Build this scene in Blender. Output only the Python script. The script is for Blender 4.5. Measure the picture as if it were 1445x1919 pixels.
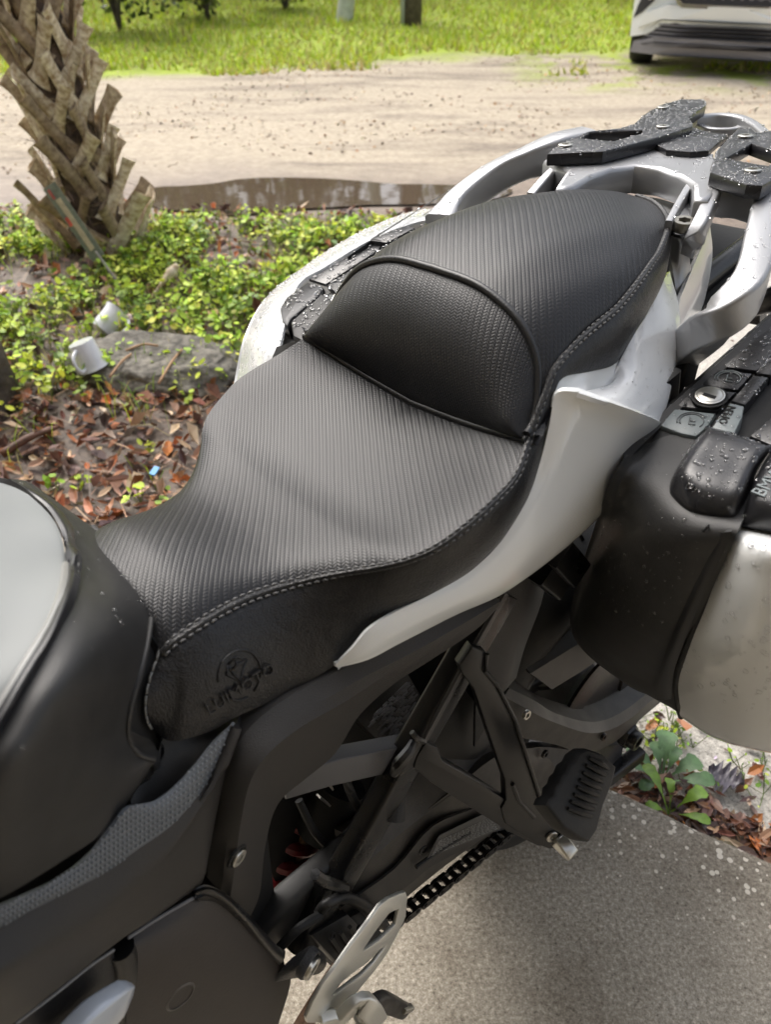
import bpy, bmesh, math, random
import numpy as np
from mathutils import Matrix, Vector, noise
from mathutils.bvhtree import BVHTree
random.seed(7); rng = np.random.default_rng(7)
R = math.radians
for o in list(bpy.data.objects): bpy.data.objects.remove(o)
scene = bpy.context.scene
C = scene.collection

# ------------------------------------------------------------------ camera
FPX = 1400.0
PITCH = math.atan(1160 / 1400.0)
CAMB = np.array([-.660, .452, 1.201]) * 1.08          # camera seen from the motorcycle: rearward, leftward, up

def _rot(yaw, p, r):
    F = np.array([math.cos(p)*math.cos(yaw), -math.cos(p)*math.sin(yaw), -math.sin(p)])
    Rv = -np.cross(F, [0, 0, 1]); Rv /= np.linalg.norm(Rv); U = -np.cross(Rv, F)
    return F, Rv*math.cos(r)+U*math.sin(r), -Rv*math.sin(r)+U*math.cos(r)
FV, RV, UV_ = _rot(R(51.2), R(37.0), R(-4.2))

def _bw(q):
    d = np.array(q, float) - CAMB; a, b, c = d@RV, d@UV_, d@FV
    return np.array([a, b*math.sin(PITCH)+c*math.cos(PITCH), b*math.cos(PITCH)-c*math.sin(PITCH)])
HCAM = -_bw((0, 0, 0))[2]

cam_d = bpy.data.cameras.new('camera'); cam = bpy.data.objects.new('camera', cam_d); C.objects.link(cam)
cam.location = (0, 0, HCAM); cam.rotation_euler = (math.pi/2 - PITCH, 0, 0)
cam_d.sensor_fit = 'VERTICAL'; cam_d.sensor_height = 36; cam_d.lens = 36*FPX/1919
cam_d.clip_start = .01; cam_d.clip_end = 500
cam_d.dof.use_dof = True; cam_d.dof.focus_distance = .86; cam_d.dof.aperture_fstop = 6.5
scene.camera = cam

# ------------------------------------------------------------------ light
world = bpy.data.worlds.new('World'); scene.world = world; world.use_nodes = True
nt = world.node_tree; bg = nt.nodes['Background']
sky = nt.nodes.new('ShaderNodeTexSky'); sky.sky_type = 'NISHITA'; sky.sun_disc = False
sky.sun_elevation = R(52); sky.sun_rotation = R(-35); sky.air_density = 1.0; sky.dust_density = 6.0; sky.ozone_density = .6
hs = nt.nodes.new('ShaderNodeHueSaturation'); hs.inputs['Saturation'].default_value = .42
nt.links.new(sky.outputs[0], hs.inputs['Color']); nt.links.new(hs.outputs[0], bg.inputs['Color'])
bg.inputs['Strength'].default_value = .15
sun_d = bpy.data.lights.new('sun', 'SUN'); sun = bpy.data.objects.new('sun', sun_d); C.objects.link(sun)
sun_d.energy = .7; sun_d.angle = R(50); sun_d.color = (1, .96, .9)
_sd = Vector((math.sin(R(-35))*math.cos(R(52)), math.cos(R(-35))*math.cos(R(52)), math.sin(R(52))))
sun.rotation_euler = _sd.to_track_quat('Z', 'Y').to_euler()
vs = scene.view_settings; vs.view_transform = 'Standard'; vs.look = 'None'; vs.gamma = 1; vs.use_curve_mapping = False
vs.exposure = 1.0

# ------------------------------------------------------------------ measuring helpers
def _ray(x, y): return FV + RV*(x-722.5)/FPX - UV_*(y-959.5)/FPX
def _pl(x, y, ax, v):
    d = _ray(x, y); t = (v-CAMB[ax])/d[ax]; return CAMB + d*t
def S(x, y, v): return _pl(x, y, 0, v)          # point of the bike at rearward distance v
def W(x, y, v): return _pl(x, y, 1, v)          # ... at leftward distance v
def Z(x, y, v): return _pl(x, y, 2, v)          # ... at height v
def B(s, w, z): return np.array([s, w, z], float)
def PL(x, y, p, n):
    d = _ray(x, y); t = ((np.array(p)-CAMB)@n)/(d@n); return CAMB + d*t
def G(x, y, z=-.04):                            # point of the ground
    u = (x-722.5)/FPX; v = (y-959.5)/FPX
    d = np.array([u, math.cos(PITCH)-v*math.sin(PITCH), -math.sin(PITCH)-v*math.cos(PITCH)]); t = (z-HCAM)/d[2]
    return d*t + np.array([0, 0, HCAM])
def loc(P):                                     # (rear, left, up) -> Blender local axes of the motorcycle
    P = np.array(P, float); Q = P.copy(); Q[..., 1] = -P[..., 1]; return Q

# ------------------------------------------------------------------ materials
def mat(name, col, rough=.5, metal=0, bump=0, bscale=200, var=0, vscale=8, coat=0, spec=.5, detail=4, rvar=0, col2=None, bdist=.001, sheen=0):
    m = bpy.data.materials.new(name); m.use_nodes = True; n = m.node_tree.nodes; l = m.node_tree.links
    p = n['Principled BSDF']; p.inputs['Base Color'].default_value = (*col, 1); p.inputs['Roughness'].default_value = rough
    p.inputs['Metallic'].default_value = metal; p.inputs['Coat Weight'].default_value = coat; p.inputs['Coat Roughness'].default_value = .06
    p.inputs['Specular IOR Level'].default_value = spec
    tc = n.new('ShaderNodeTexCoord')
    if var or col2:
        t = n.new('ShaderNodeTexNoise'); t.inputs['Scale'].default_value = vscale; t.inputs['Detail'].default_value = 6; t.inputs['Roughness'].default_value = .65
        l.new(tc.outputs['Object'], t.inputs['Vector'])
        r = n.new('ShaderNodeValToRGB'); r.color_ramp.elements[0].position = .35; r.color_ramp.elements[1].position = .65
        c2 = col2 or tuple(min(1, c*(1+var)) for c in col)
        c1 = col if col2 else tuple(c*(1-var) for c in col)
        r.color_ramp.elements[0].color = (*c1, 1); r.color_ramp.elements[1].color = (*c2, 1)
        l.new(t.outputs['Fac'], r.inputs['Fac']); l.new(r.outputs['Color'], p.inputs['Base Color'])
    if rvar:
        t = n.new('ShaderNodeTexNoise'); t.inputs['Scale'].default_value = 14; t.inputs['Detail'].default_value = 5
        l.new(tc.outputs['Object'], t.inputs['Vector'])
        mr = n.new('ShaderNodeMapRange'); mr.inputs['From Min'].default_value = .3; mr.inputs['From Max'].default_value = .7
        mr.inputs['To Min'].default_value = max(.02, rough-rvar); mr.inputs['To Max'].default_value = rough+rvar
        l.new(t.outputs['Fac'], mr.inputs['Value']); l.new(mr.outputs['Result'], p.inputs['Roughness'])
    if bump:
        t = n.new('ShaderNodeTexNoise'); t.inputs['Scale'].default_value = bscale; t.inputs['Detail'].default_value = detail
        l.new(tc.outputs['Object'], t.inputs['Vector'])
        b = n.new('ShaderNodeBump'); b.inputs['Strength'].default_value = bump; b.inputs['Distance'].default_value = bdist
        l.new(t.outputs['Fac'], b.inputs['Height']); l.new(b.outputs['Normal'], p.inputs['Normal'])
    return m

def math_node(nt, op, a, b=None, c=None):
    n = nt.nodes.new('ShaderNodeMath'); n.operation = op
    for i, v in enumerate((a, b, c)):
        if v is None: continue
        if isinstance(v, (int, float)): n.inputs[i].default_value = v
        else: nt.links.new(v, n.inputs[i])
    return n.outputs[0]

def weave_mat(name, ang, rib=.0035, dash=.0030, amp=.00042):
    m = bpy.data.materials.new(name); m.use_nodes = True; t = m.node_tree; p = t.nodes['Principled BSDF']
    uvn = t.nodes.new('ShaderNodeUVMap'); uvn.uv_map = 'UVMap'
    mp = t.nodes.new('ShaderNodeMapping'); mp.vector_type = 'POINT'; mp.inputs['Rotation'].default_value = (0, 0, ang)
    t.links.new(uvn.outputs[0], mp.inputs[0])
    wn = t.nodes.new('ShaderNodeTexNoise'); wn.inputs['Scale'].default_value = 6; t.links.new(uvn.outputs[0], wn.inputs['Vector'])
    sp = t.nodes.new('ShaderNodeSeparateXYZ'); t.links.new(mp.outputs[0], sp.inputs[0])
    M = lambda *a: math_node(t, *a)
    wob = M('MULTIPLY', M('SUBTRACT', wn.outputs['Fac'], .5), .002)
    ru = M('DIVIDE', M('ADD', sp.outputs['Y'], wob), rib)
    k = M('FLOOR', ru); fu = M('FRACT', ru)
    par = M('SUBTRACT', M('MULTIPLY', M('FLOORED_MODULO', k, 2.0), 2.0), 1.0)
    ph = M('ADD', M('DIVIDE', sp.outputs['X'], dash), M('MULTIPLY', par, M('MULTIPLY', fu, .75)))
    fd = M('FRACT', ph)
    d = M('POWER', M('SINE', M('MULTIPLY', fd, math.pi)), .55)
    r = M('POWER', M('SINE', M('MULTIPLY', fu, math.pi)), .3)
    h = M('MULTIPLY', r, M('ADD', .35, M('MULTIPLY', d, .65)))
    bp = t.nodes.new('ShaderNodeBump'); bp.inputs['Distance'].default_value = amp; bp.inputs['Strength'].default_value = .85
    t.links.new(h, bp.inputs['Height']); t.links.new(bp.outputs[0], p.inputs['Normal'])
    cr = t.nodes.new('ShaderNodeValToRGB'); cr.color_ramp.elements[0].color = (.006, .006, .007, 1); cr.color_ramp.elements[1].color = (.015, .0152, .017, 1)
    cr.color_ramp.elements[0].position = .2; cr.color_ramp.elements[1].position = .8
    t.links.new(h, cr.inputs[0]); t.links.new(cr.outputs[0], p.inputs['Base Color'])
    p.inputs['Roughness'].default_value = .35; p.inputs['Specular IOR Level'].default_value = .38
    return m

def leather_mat(name):
    m = bpy.data.materials.new(name); m.use_nodes = True; t = m.node_tree; p = t.nodes['Principled BSDF']
    tc = t.nodes.new('ShaderNodeTexCoord')
    v = t.nodes.new('ShaderNodeTexVoronoi'); v.feature = 'DISTANCE_TO_EDGE'; v.inputs['Scale'].default_value = 330
    n1 = t.nodes.new('ShaderNodeTexNoise'); n1.inputs['Scale'].default_value = 60; n1.inputs['Detail'].default_value = 5
    ad = t.nodes.new('ShaderNodeVectorMath'); ad.operation = 'MULTIPLY_ADD'
    t.links.new(tc.outputs['Object'], n1.inputs['Vector'])
    t.links.new(n1.outputs['Color'], ad.inputs[0]); ad.inputs[1].default_value = (.02, .02, .02); t.links.new(tc.outputs['Object'], ad.inputs[2])
    t.links.new(ad.outputs[0], v.inputs['Vector'])
    mn = math_node(t, 'MINIMUM', v.outputs['Distance'], .25)
    wr = t.nodes.new('ShaderNodeTexNoise'); wr.inputs['Scale'].default_value = 38; wr.inputs['Detail'].default_value = 3; wr.inputs['Distortion'].default_value = 1.5
    t.links.new(tc.outputs['Object'], wr.inputs['Vector'])
    b = t.nodes.new('ShaderNodeBump'); b.inputs['Distance'].default_value = .0014; b.inputs['Strength'].default_value = .5
    b2 = t.nodes.new('ShaderNodeBump'); b2.inputs['Distance'].default_value = .003; b2.inputs['Strength'].default_value = .3
    t.links.new(mn, b.inputs['Height']); t.links.new(wr.outputs['Fac'], b2.inputs['Height'])
    t.links.new(b2.outputs[0], b.inputs['Normal']); t.links.new(b.outputs[0], p.inputs['Normal'])
    p.inputs['Base Color'].default_value = (.012, .012, .013, 1); p.inputs['Roughness'].default_value = .34; p.inputs['Specular IOR Level'].default_value = .45
    return m

M_WEAVE = weave_mat('woven_vinyl', R(52)); M_WEAVE_P = weave_mat('woven_vinyl_rear', R(44)); M_WEAVE_B = weave_mat('woven_vinyl_front', R(18), .0034, .0029)
M_LEATHER = leather_mat('smooth_vinyl')
M_PIPE = mat('piping_vinyl', (.012, .012, .013), .38, bump=.3, bscale=500)
M_THREAD = mat('thread_black', (.10, .10, .10), .55); M_THREAD_L = mat('thread_grey', (.22, .22, .21), .7)
M_PLASTIC = mat('moulded_plastic', (.020, .0195, .019), .50, var=.2, vscale=35, bump=.35, bscale=900, bdist=.0006, rvar=.05)
M_PLASTIC_W = mat('wet_plastic', (.017, .017, .019), .30, bump=.3, bscale=1100, bdist=.0005, rvar=.06)
M_PLASTIC_T = mat('textured_plastic', (.024, .022, .0205), .46, bump=.6, bscale=1300, bdist=.001)
M_PAINT = mat('pale_grey_paint', (.80, .82, .82), .24, coat=1, var=.02, vscale=3, rvar=.03)
M_PAINT_T = mat('shaded_tank_paint', (.25, .262, .26), .55, coat=0, spec=.25, var=.02, vscale=4, rvar=.05)  # white tank paint, its shade under the roof put into the colour
M_PAINT_W = mat('wet_white_paint', (.76, .78, .80), .26, coat=1, var=.03, vscale=20)
M_CAST = mat('cast_aluminium', (.36, .365, .375), .38, metal=.65, bump=.12, bscale=600, rvar=.05)
M_STEEL = mat('steel', (.55, .54, .50), .3, metal=1, bump=.1, bscale=300, rvar=.1)
M_SATIN = mat('satin_silver', (.66, .66, .62), .42, metal=.8, bump=.2, bscale=1500, bdist=.0005)
M_BLACK = mat('black_enamel', (.006, .006, .0065), .3, bump=.15, bscale=300, rvar=.08)
M_FRAMEGREY = mat('grey_frame_paint', (.10, .10, .105), .5, bump=.1, bscale=500)
M_SWING = mat('dusty_swingarm', (.040, .036, .031), .5, var=.35, vscale=30, bump=.2, bscale=400, rvar=.08)
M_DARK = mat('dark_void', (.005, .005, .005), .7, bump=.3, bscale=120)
M_RUBBER = mat('rubber', (.008, .008, .008), .62, bump=.4, bscale=250, var=.2, vscale=40)
M_RED = mat('red_spring', (.16, .012, .014), .4)
M_TAN = mat('stained_metal', (.20, .12, .08), .5, var=.4, vscale=30)
M_LATCH = mat('grey_latch_plastic', (.16, .185, .19), .4, bump=.3, bscale=900, bdist=.0005)
M_CHAIN = mat('oily_chain', (.03, .026, .024), .3, metal=.8, var=.5, vscale=200)
M_DROP = bpy.data.materials.new('water'); M_DROP.use_nodes = True
_p = M_DROP.node_tree.nodes['Principled BSDF']; _p.inputs['Transmission Weight'].default_value = 1; _p.inputs['Roughness'].default_value = .02; _p.inputs['IOR'].default_value = 1.36; _p.inputs['Coat Weight'].default_value = 1; _p.inputs['Coat Roughness'].default_value = .02; _p.inputs['Base Color'].default_value = (1, 1, 1, 1)

def col_attr_mat(name, rough=.5, trans=0, spec=.5, bump=0):
    m = bpy.data.materials.new(name); m.use_nodes = True; t = m.node_tree; p = t.nodes['Principled BSDF']
    a = t.nodes.new('ShaderNodeVertexColor'); a.layer_name = 'Col'; t.links.new(a.outputs[0], p.inputs['Base Color'])
    p.inputs['Roughness'].default_value = rough; p.inputs['Specular IOR Level'].default_value = spec
    if trans:
        tr = t.nodes.new('ShaderNodeBsdfTranslucent'); t.links.new(a.outputs[0], tr.inputs[0]); mx = t.nodes.new('ShaderNodeMixShader'); mx.inputs[0].default_value = trans
        out = t.nodes['Material Output']; t.links.new(p.outputs[0], mx.inputs[1]); t.links.new(tr.outputs[0], mx.inputs[2]); t.links.new(mx.outputs[0], out.inputs[0])
    return m
M_LEAFG = col_attr_mat('green_leaf', .45, .3); M_LEAFD = col_attr_mat('dead_leaf', .38, .08); M_GRASS = col_attr_mat('grass_blade', .5, .35)

# ------------------------------------------------------------------ mesh helpers
def tag(o, label=None, cat=None, group=None, kind=None):
    for k, v in (('label', label), ('category', cat), ('group', group), ('kind', kind)):
        if v: o[k] = v
    return o
def mesh_obj(name, verts, faces, m, parent=None, smooth=True, uv=None, cols=None, sharp=None):
    me = bpy.data.meshes.new(name)
    me.from_pydata([tuple(map(float, v)) for v in verts], [], [tuple(map(int, f)) for f in faces])
    if m: me.materials.append(m)
    if smooth:
        me.polygons.foreach_set('use_smooth', [True]*len(me.polygons))
        if sharp: me.set_sharp_from_angle(angle=R(sharp))
    if uv is not None:
        l = me.uv_layers.new(name='UVMap'); idx = np.empty(len(me.loops), int); me.loops.foreach_get('vertex_index', idx)
        l.data.foreach_set('uv', np.asarray(uv)[idx].astype('f').ravel())
    if cols is not None:
        a = me.color_attributes.new('Col', 'FLOAT_COLOR', 'POINT'); a.data.foreach_set('color', np.asarray(cols, 'f').ravel())
    me.update()
    o = bpy.data.objects.new(name, me); C.objects.link(o)
    if parent: o.parent = parent
    return o
def empty(name, mw=None, l=(0, 0, 0), rz=0):
    o = bpy.data.objects.new(name, None); C.objects.link(o); o.empty_display_size = .1
    if mw is not None: o.matrix_world = mw
    else: o.location = l; o.rotation_euler = (0, 0, rz)
    return o
def cat_rom(P, k, axis=0, closed=False):
    P = np.moveaxis(np.asarray(P, float), axis, 0); n = len(P)
    if closed: Q = np.concatenate([P[-1:], P, P[:2]]); segs = n
    else: Q = np.concatenate([2*P[:1]-P[1:2], P, 2*P[-1:]-P[-2:-1]]); segs = n-1
    out = []
    for i in range(segs):
        a, b, c, d = Q[i], Q[i+1], Q[i+2], Q[i+3]
        for j in range(k):
            t = j/k
            out.append(.5*((2*b)+(c-a)*t+(2*a-5*b+4*c-d)*t*t+(3*b-a-3*c+d)*t**3))
    if not closed: out.append(P[-1])
    return np.moveaxis(np.array(out), 0, axis)
def resample(P, n):
    P = np.asarray(P, float); d = np.r_[0, np.cumsum(np.linalg.norm(np.diff(P, axis=0), axis=1))]; t = np.linspace(0, d[-1], n)
    return np.stack([np.interp(t, d, P[:, i]) for i in range(P.shape[1])], 1)
def sheet(name, rows, m, parent, k=4, ku=None, thick=.003, smooth_in=True, uvm=None, mirror=False, sharp=None):
    """smooth curved panel through the measured rows of points, with real thickness"""
    P = np.array(rows, float)
    if smooth_in: P = cat_rom(cat_rom(P, k, 0), ku or k, 1)
    if mirror: P = P*np.array([1, -1, 1])
    nu, nv = P.shape[:2]
    du = np.gradient(P, axis=0); dv = np.gradient(P, axis=1); N = np.cross(du, dv); ln = np.linalg.norm(N, axis=2, keepdims=True); N /= np.maximum(ln, 1e-9)
    cm = CAMB*np.array([1, -1, 1]) if mirror else CAMB
    if (N.mean((0, 1)) @ (cm-P.mean((0, 1)))) < 0: N = -N; flip = True
    else: flip = False
    Q = P - N*thick
    V = np.concatenate([loc(P).reshape(-1, 3), loc(Q).reshape(-1, 3)]); n = nu*nv; F = []
    idx = lambda i, j: i*nv+j
    fl = (not flip)                      # (loc() mirrors, so the winding turns)
    def q(a, b, c, d, f): F.append((a, d, c, b) if f else (a, b, c, d))
    for i in range(nu-1):
        for j in range(nv-1):
            q(idx(i, j), idx(i+1, j), idx(i+1, j+1), idx(i, j+1), fl)
            q(n+idx(i, j), n+idx(i+1, j), n+idx(i+1, j+1), n+idx(i, j+1), not fl)
    for i in range(nu-1):
        for j, s in ((0, 0), (nv-1, 1)): q(idx(i, j), idx(i+1, j), n+idx(i+1, j), n+idx(i, j), fl if s else not fl)
    for j in range(nv-1):
        for i, s in ((0, 1), (nu-1, 0)): q(idx(i, j), idx(i, j+1), n+idx(i, j+1), n+idx(i, j), fl if s else not fl)
    uv = None
    if uvm == 'arc':
        au = np.r_[0, np.cumsum(np.linalg.norm(np.diff(P[:, nv//2], axis=0), axis=1))]
        vv = np.concatenate([np.zeros((nu, 1)), np.cumsum(np.linalg.norm(np.diff(P, axis=1), axis=2), axis=1)], 1); vv = vv-vv[:, nv//2:nv//2+1]
        uv = np.stack([np.broadcast_to(au[:, None], vv.shape), vv], 2).reshape(-1, 2); uv = np.concatenate([uv, uv])
    elif uvm == 'flat':
        uv = P[..., :2].reshape(-1, 2); uv = np.concatenate([uv, uv])
    return mesh_obj(name, V, F, m, parent, uv=uv, sharp=sharp or 55)
def sweep_geo(pts, prof, k=4, up=(0, 0, 1), closed=False, scale=None, smooth_in=True):
    P = np.array(pts, float)
    if smooth_in and len(P) > 2: P = cat_rom(P, k, 0, closed)
    n = len(P); T = np.gradient(P, axis=0); T /= np.linalg.norm(T, axis=1, keepdims=True)
    sc = np.ones(n) if scale is None else np.interp(np.linspace(0, 1, n), np.linspace(0, 1, len(scale)), scale)
    V = []; F = []; pn = len(prof); upv = np.array(up, float)
    for i in range(n):
        b = np.cross(T[i], upv); b /= max(np.linalg.norm(b), 1e-9); u = np.cross(b, T[i])
        for a, c in prof: V.append(P[i]+(b*a+u*c)*sc[i])
    for i in range(n-1 if not closed else n):
        for j in range(pn):
            a = i*pn+j; b2 = i*pn+(j+1) % pn; i2 = (i+1) % n; F.append((a, b2, i2*pn+(j+1) % pn, i2*pn+j))
    if not closed: F.append(tuple(range(pn-1, -1, -1))); F.append(tuple((n-1)*pn+j for j in range(pn)))
    return V, F
def circ(r, n=10, r2=None): return [(r*math.cos(2*math.pi*i/n), (r2 or r)*math.sin(2*math.pi*i/n)) for i in range(n)]
def rrect(w, h, b=.2, seg=3):
    w /= 2; h /= 2; r = min(w, h)*b*2*.5; out = []
    for cx, cy, a0 in ((w-r, h-r, 0), (-w+r, h-r, 90), (-w+r, -h+r, 180), (w-r, -h+r, 270)):
        for i in range(seg+1): a = R(a0+90*i/seg); out.append((cx+r*math.cos(a), cy+r*math.sin(a)))
    return out
def join_geo(gs):
    V = []; F = []
    for v, f in gs:
        o = len(V); V += list(v); F += [tuple(i+o for i in q) for q in f]
    return V, F
def fixn(o):
    bm = bmesh.new(); bm.from_mesh(o.data); bmesh.ops.recalc_face_normals(bm, faces=bm.faces); bm.to_mesh(o.data); bm.free(); return o
def rod(name, pts, prof, m, parent, **kw):
    sh = kw.pop('sharp', 40)
    V, F = sweep_geo([p for p in pts], prof, **kw)
    return fixn(mesh_obj(name, loc(V), F, m, parent, sharp=sh))
def rods(name, gs, m, parent, sharp=40):
    V, F = join_geo(gs); return fixn(mesh_obj(name, loc(V), F, m, parent, sharp=sharp))
def plate_geo(outer, n, thick, holes=(), bevel=.001, res=0):
    """flat plate: outline points (coplanar) in bike space, normal n (outward), thickness below"""
    O = np.array(outer, float); c = O.mean(0); n = np.array(n, float); n /= np.linalg.norm(n)
    e1 = O[1]-O[0]; e1 -= n*(e1@n); e1 /= np.linalg.norm(e1); e2 = np.cross(n, e1)
    cu = bpy.data.curves.new('tmp', 'CURVE'); cu.dimensions = '2D'; cu.fill_mode = 'BOTH'; cu.extrude = max(thick/2-bevel, .0001); cu.bevel_depth = bevel; cu.bevel_resolution = 1; cu.offset = -bevel
    for ring in [O]+[np.array(h, float) for h in holes]:
        if res: ring = cat_rom(ring, res, 0, True)
        sp = cu.splines.new('POLY'); sp.points.add(len(ring)-1); sp.use_cyclic_u = True
        for i, q in enumerate(ring): sp.points[i].co = ((q-c)@e1, (q-c)@e2, 0, 1)
    ob = bpy.data.objects.new('tmp', cu); me = bpy.data.meshes.new_from_object(ob)
    V = [c+e1*v.co.x+e2*v.co.y+n*(v.co.z-thick/2) for v in me.vertices]; F = [tuple(p.vertices) for p in me.polygons]
    bpy.data.objects.remove(ob); bpy.data.curves.remove(cu); bpy.data.meshes.remove(me)
    return V, F
def weld(o, d=1e-5):
    bm = bmesh.new(); bm.from_mesh(o.data); bmesh.ops.remove_doubles(bm, verts=bm.verts, dist=d); bmesh.ops.recalc_face_normals(bm, faces=bm.faces); bm.to_mesh(o.data); bm.free(); return o
def plate(name, outer, n, thick, m, parent, holes=(), bevel=.001, res=0, sharp=30):
    V, F = plate_geo(outer, n, thick, holes, bevel, res); return weld(mesh_obj(name, loc(V), F, m, parent, sharp=sharp))
def text_geo(s, size, o, ex, ey, depth=.0006):
    cu = bpy.data.curves.new('tmp', 'FONT'); cu.body = s; cu.size = size; cu.extrude = depth; cu.align_x = 'CENTER'; cu.align_y = 'CENTER'; cu.resolution_u = 2
    ob = bpy.data.objects.new('tmp', cu); me = bpy.data.meshes.new_from_object(ob)
    o = np.array(o, float); ex = np.array(ex, float)/np.linalg.norm(ex); ey = np.array(ey, float); ey -= ex*(ex@ey); ey /= np.linalg.norm(ey); n = np.cross(ex, ey)
    if n@(CAMB-o) < 0: n = -n
    V = [o+ex*v.co.x+ey*v.co.y+n*v.co.z for v in me.vertices]; F = [tuple(p.vertices) for p in me.polygons]
    bpy.data.objects.remove(ob); bpy.data.curves.remove(cu); bpy.data.meshes.remove(me); return V, F
def disc_geo(c, n, r, h, seg=20, rin=0, hexa=0):
    n = np.array(n, float); n /= np.linalg.norm(n); a = np.cross(n, [0, 0, 1.0] if abs(n[2]) < .9 else [1.0, 0, 0]); a /= np.linalg.norm(a); b = np.cross(n, a)
    c = np.array(c, float); prof = [(0, 0), (r, 0), (r, h*.8), (r*.92, h)] + ([(rin, h), (rin*.95, h*.35), (0, h*.35)] if rin else [(0, h)])
    V = []; F = []; k = len(prof)
    for i in range(seg):
        t = 2*math.pi*i/seg
        for j, (rr, hh) in enumerate(prof):
            r2 = rr
            if hexa and rin and j >= 4: r2 = rr*(1+.12*math.cos(6*t))
            V.append(c+(a*math.cos(t)+b*math.sin(t))*r2+n*hh)
    for i in range(seg):
        for j in range(k-1): a0 = i*k+j; b0 = ((i+1) % seg)*k+j; F.append((a0, b0, b0+1, a0+1))
    return V, F
def bolt(name, c, n, r, h, m, parent, rin=None, seg=20):
    V, F = disc_geo(c, n, r, h, seg, rin if rin is not None else r*.5, 1); return weld(mesh_obj(name, loc(V), F, m, parent, sharp=35), 1e-6)
def bvh(o): return BVHTree.FromPolygons([v.co[:] for v in o.data.vertices], [p.vertices[:] for p in o.data.polygons])
def hit(tree, x, y, lift=0):
    q = loc(CAMB); d = loc(_ray(x, y)); r = tree.ray_cast(Vector(q), Vector(d))
    if r[0] is None: return None
    n = np.array(r[1]); n = n if n@(-d) > 0 else -n; p = np.array(r[0])+n*lift
    return loc(p), loc(n)
def droplets(name, objs, count, rmin, rmax, parent, nmin=.35, seed=1, seg=8, box=None, fn=None):
    """small lens-shaped water beads scattered over the up-facing surface of the given parts"""
    g = np.random.default_rng(seed); tri = []; nor = []
    for o in objs:
        me = o.data; me.calc_loop_triangles(); co = np.array([v.co[:] for v in me.vertices])
        for t in me.loop_triangles:
            if t.normal[2] > nmin: tri.append(co[list(t.vertices)]); nor.append(t.normal[:])
    tri = np.array(tri); nor = np.array(nor)
    if len(tri) == 0: return
    ar = np.linalg.norm(np.cross(tri[:, 1]-tri[:, 0], tri[:, 2]-tri[:, 0]), axis=1); pr = ar/ar.sum()
    V = []; F = []
    for t in g.choice(len(tri), count, p=pr):
        a, b = g.random(2)
        if a+b > 1: a, b = 1-a, 1-b
        p = tri[t, 0]+a*(tri[t, 1]-tri[t, 0])+b*(tri[t, 2]-tri[t, 0]); n = nor[t]
        if box and not box(p): continue
        r = rmin+(rmax-rmin)*g.random()**2.4
        u = np.cross(n, [.3, .9, .1]); u /= np.linalg.norm(u); v = np.cross(n, u); st = 1+.5*g.random()*(g.random() < .3); o0 = len(V); th = g.random()*6
        for ring, hh in ((1, -.05), (.88, .42), (.52, .68)):
            for i in range(seg):
                q = th+2*math.pi*i/seg; w = 1+.12*math.sin(3*q+th); V.append(p+(u*math.cos(q)*st+v*math.sin(q))*r*ring*w+n*hh*r)
        V.append(p+n*r*.76); V.append(p-n*r*.05)
        for k in (0, 1):
            for i in range(seg): F.append((o0+k*seg+i, o0+k*seg+(i+1) % seg, o0+(k+1)*seg+(i+1) % seg, o0+(k+1)*seg+i))
        for i in range(seg): F.append((o0+2*seg+i, o0+2*seg+(i+1) % seg, o0+3*seg)); F.append((o0+(i+1) % seg, o0+i, o0+3*seg+1))
    o = mesh_obj(name, V, F, M_DROP, parent); o['kind'] = 'stuff'; return o

# ================================================================== THE PLACE
GZ = -.05
EA, EB = np.array([.435, .760]), np.array([.681, .622])            # two points of the slab's outer edge
ed = (EB-EA)/np.linalg.norm(EB-EA); en = np.array([-ed[1], ed[0]])  # en points outwards, away from the garage
if en[1] < 0: en = -en
def ground_z(x, y):
    d = (x-EA[0])*en[0]+(y-EA[1])*en[1]
    a = np.clip(d/.5, 0, 1)
    f = .018*np.sin(x*1.7+1.1*np.sin(y*1.3))*np.sin(y*2.1+.6*np.sin(x*.9))
    rut = np.clip(np.exp(-((y-4.56-.08*x)/.42)**2)*np.exp(-((x+.30)/1.25)**4)*1.5, 0, 1)
    return GZ + a*(f+.01)*(1-rut) - .006*rut
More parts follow.
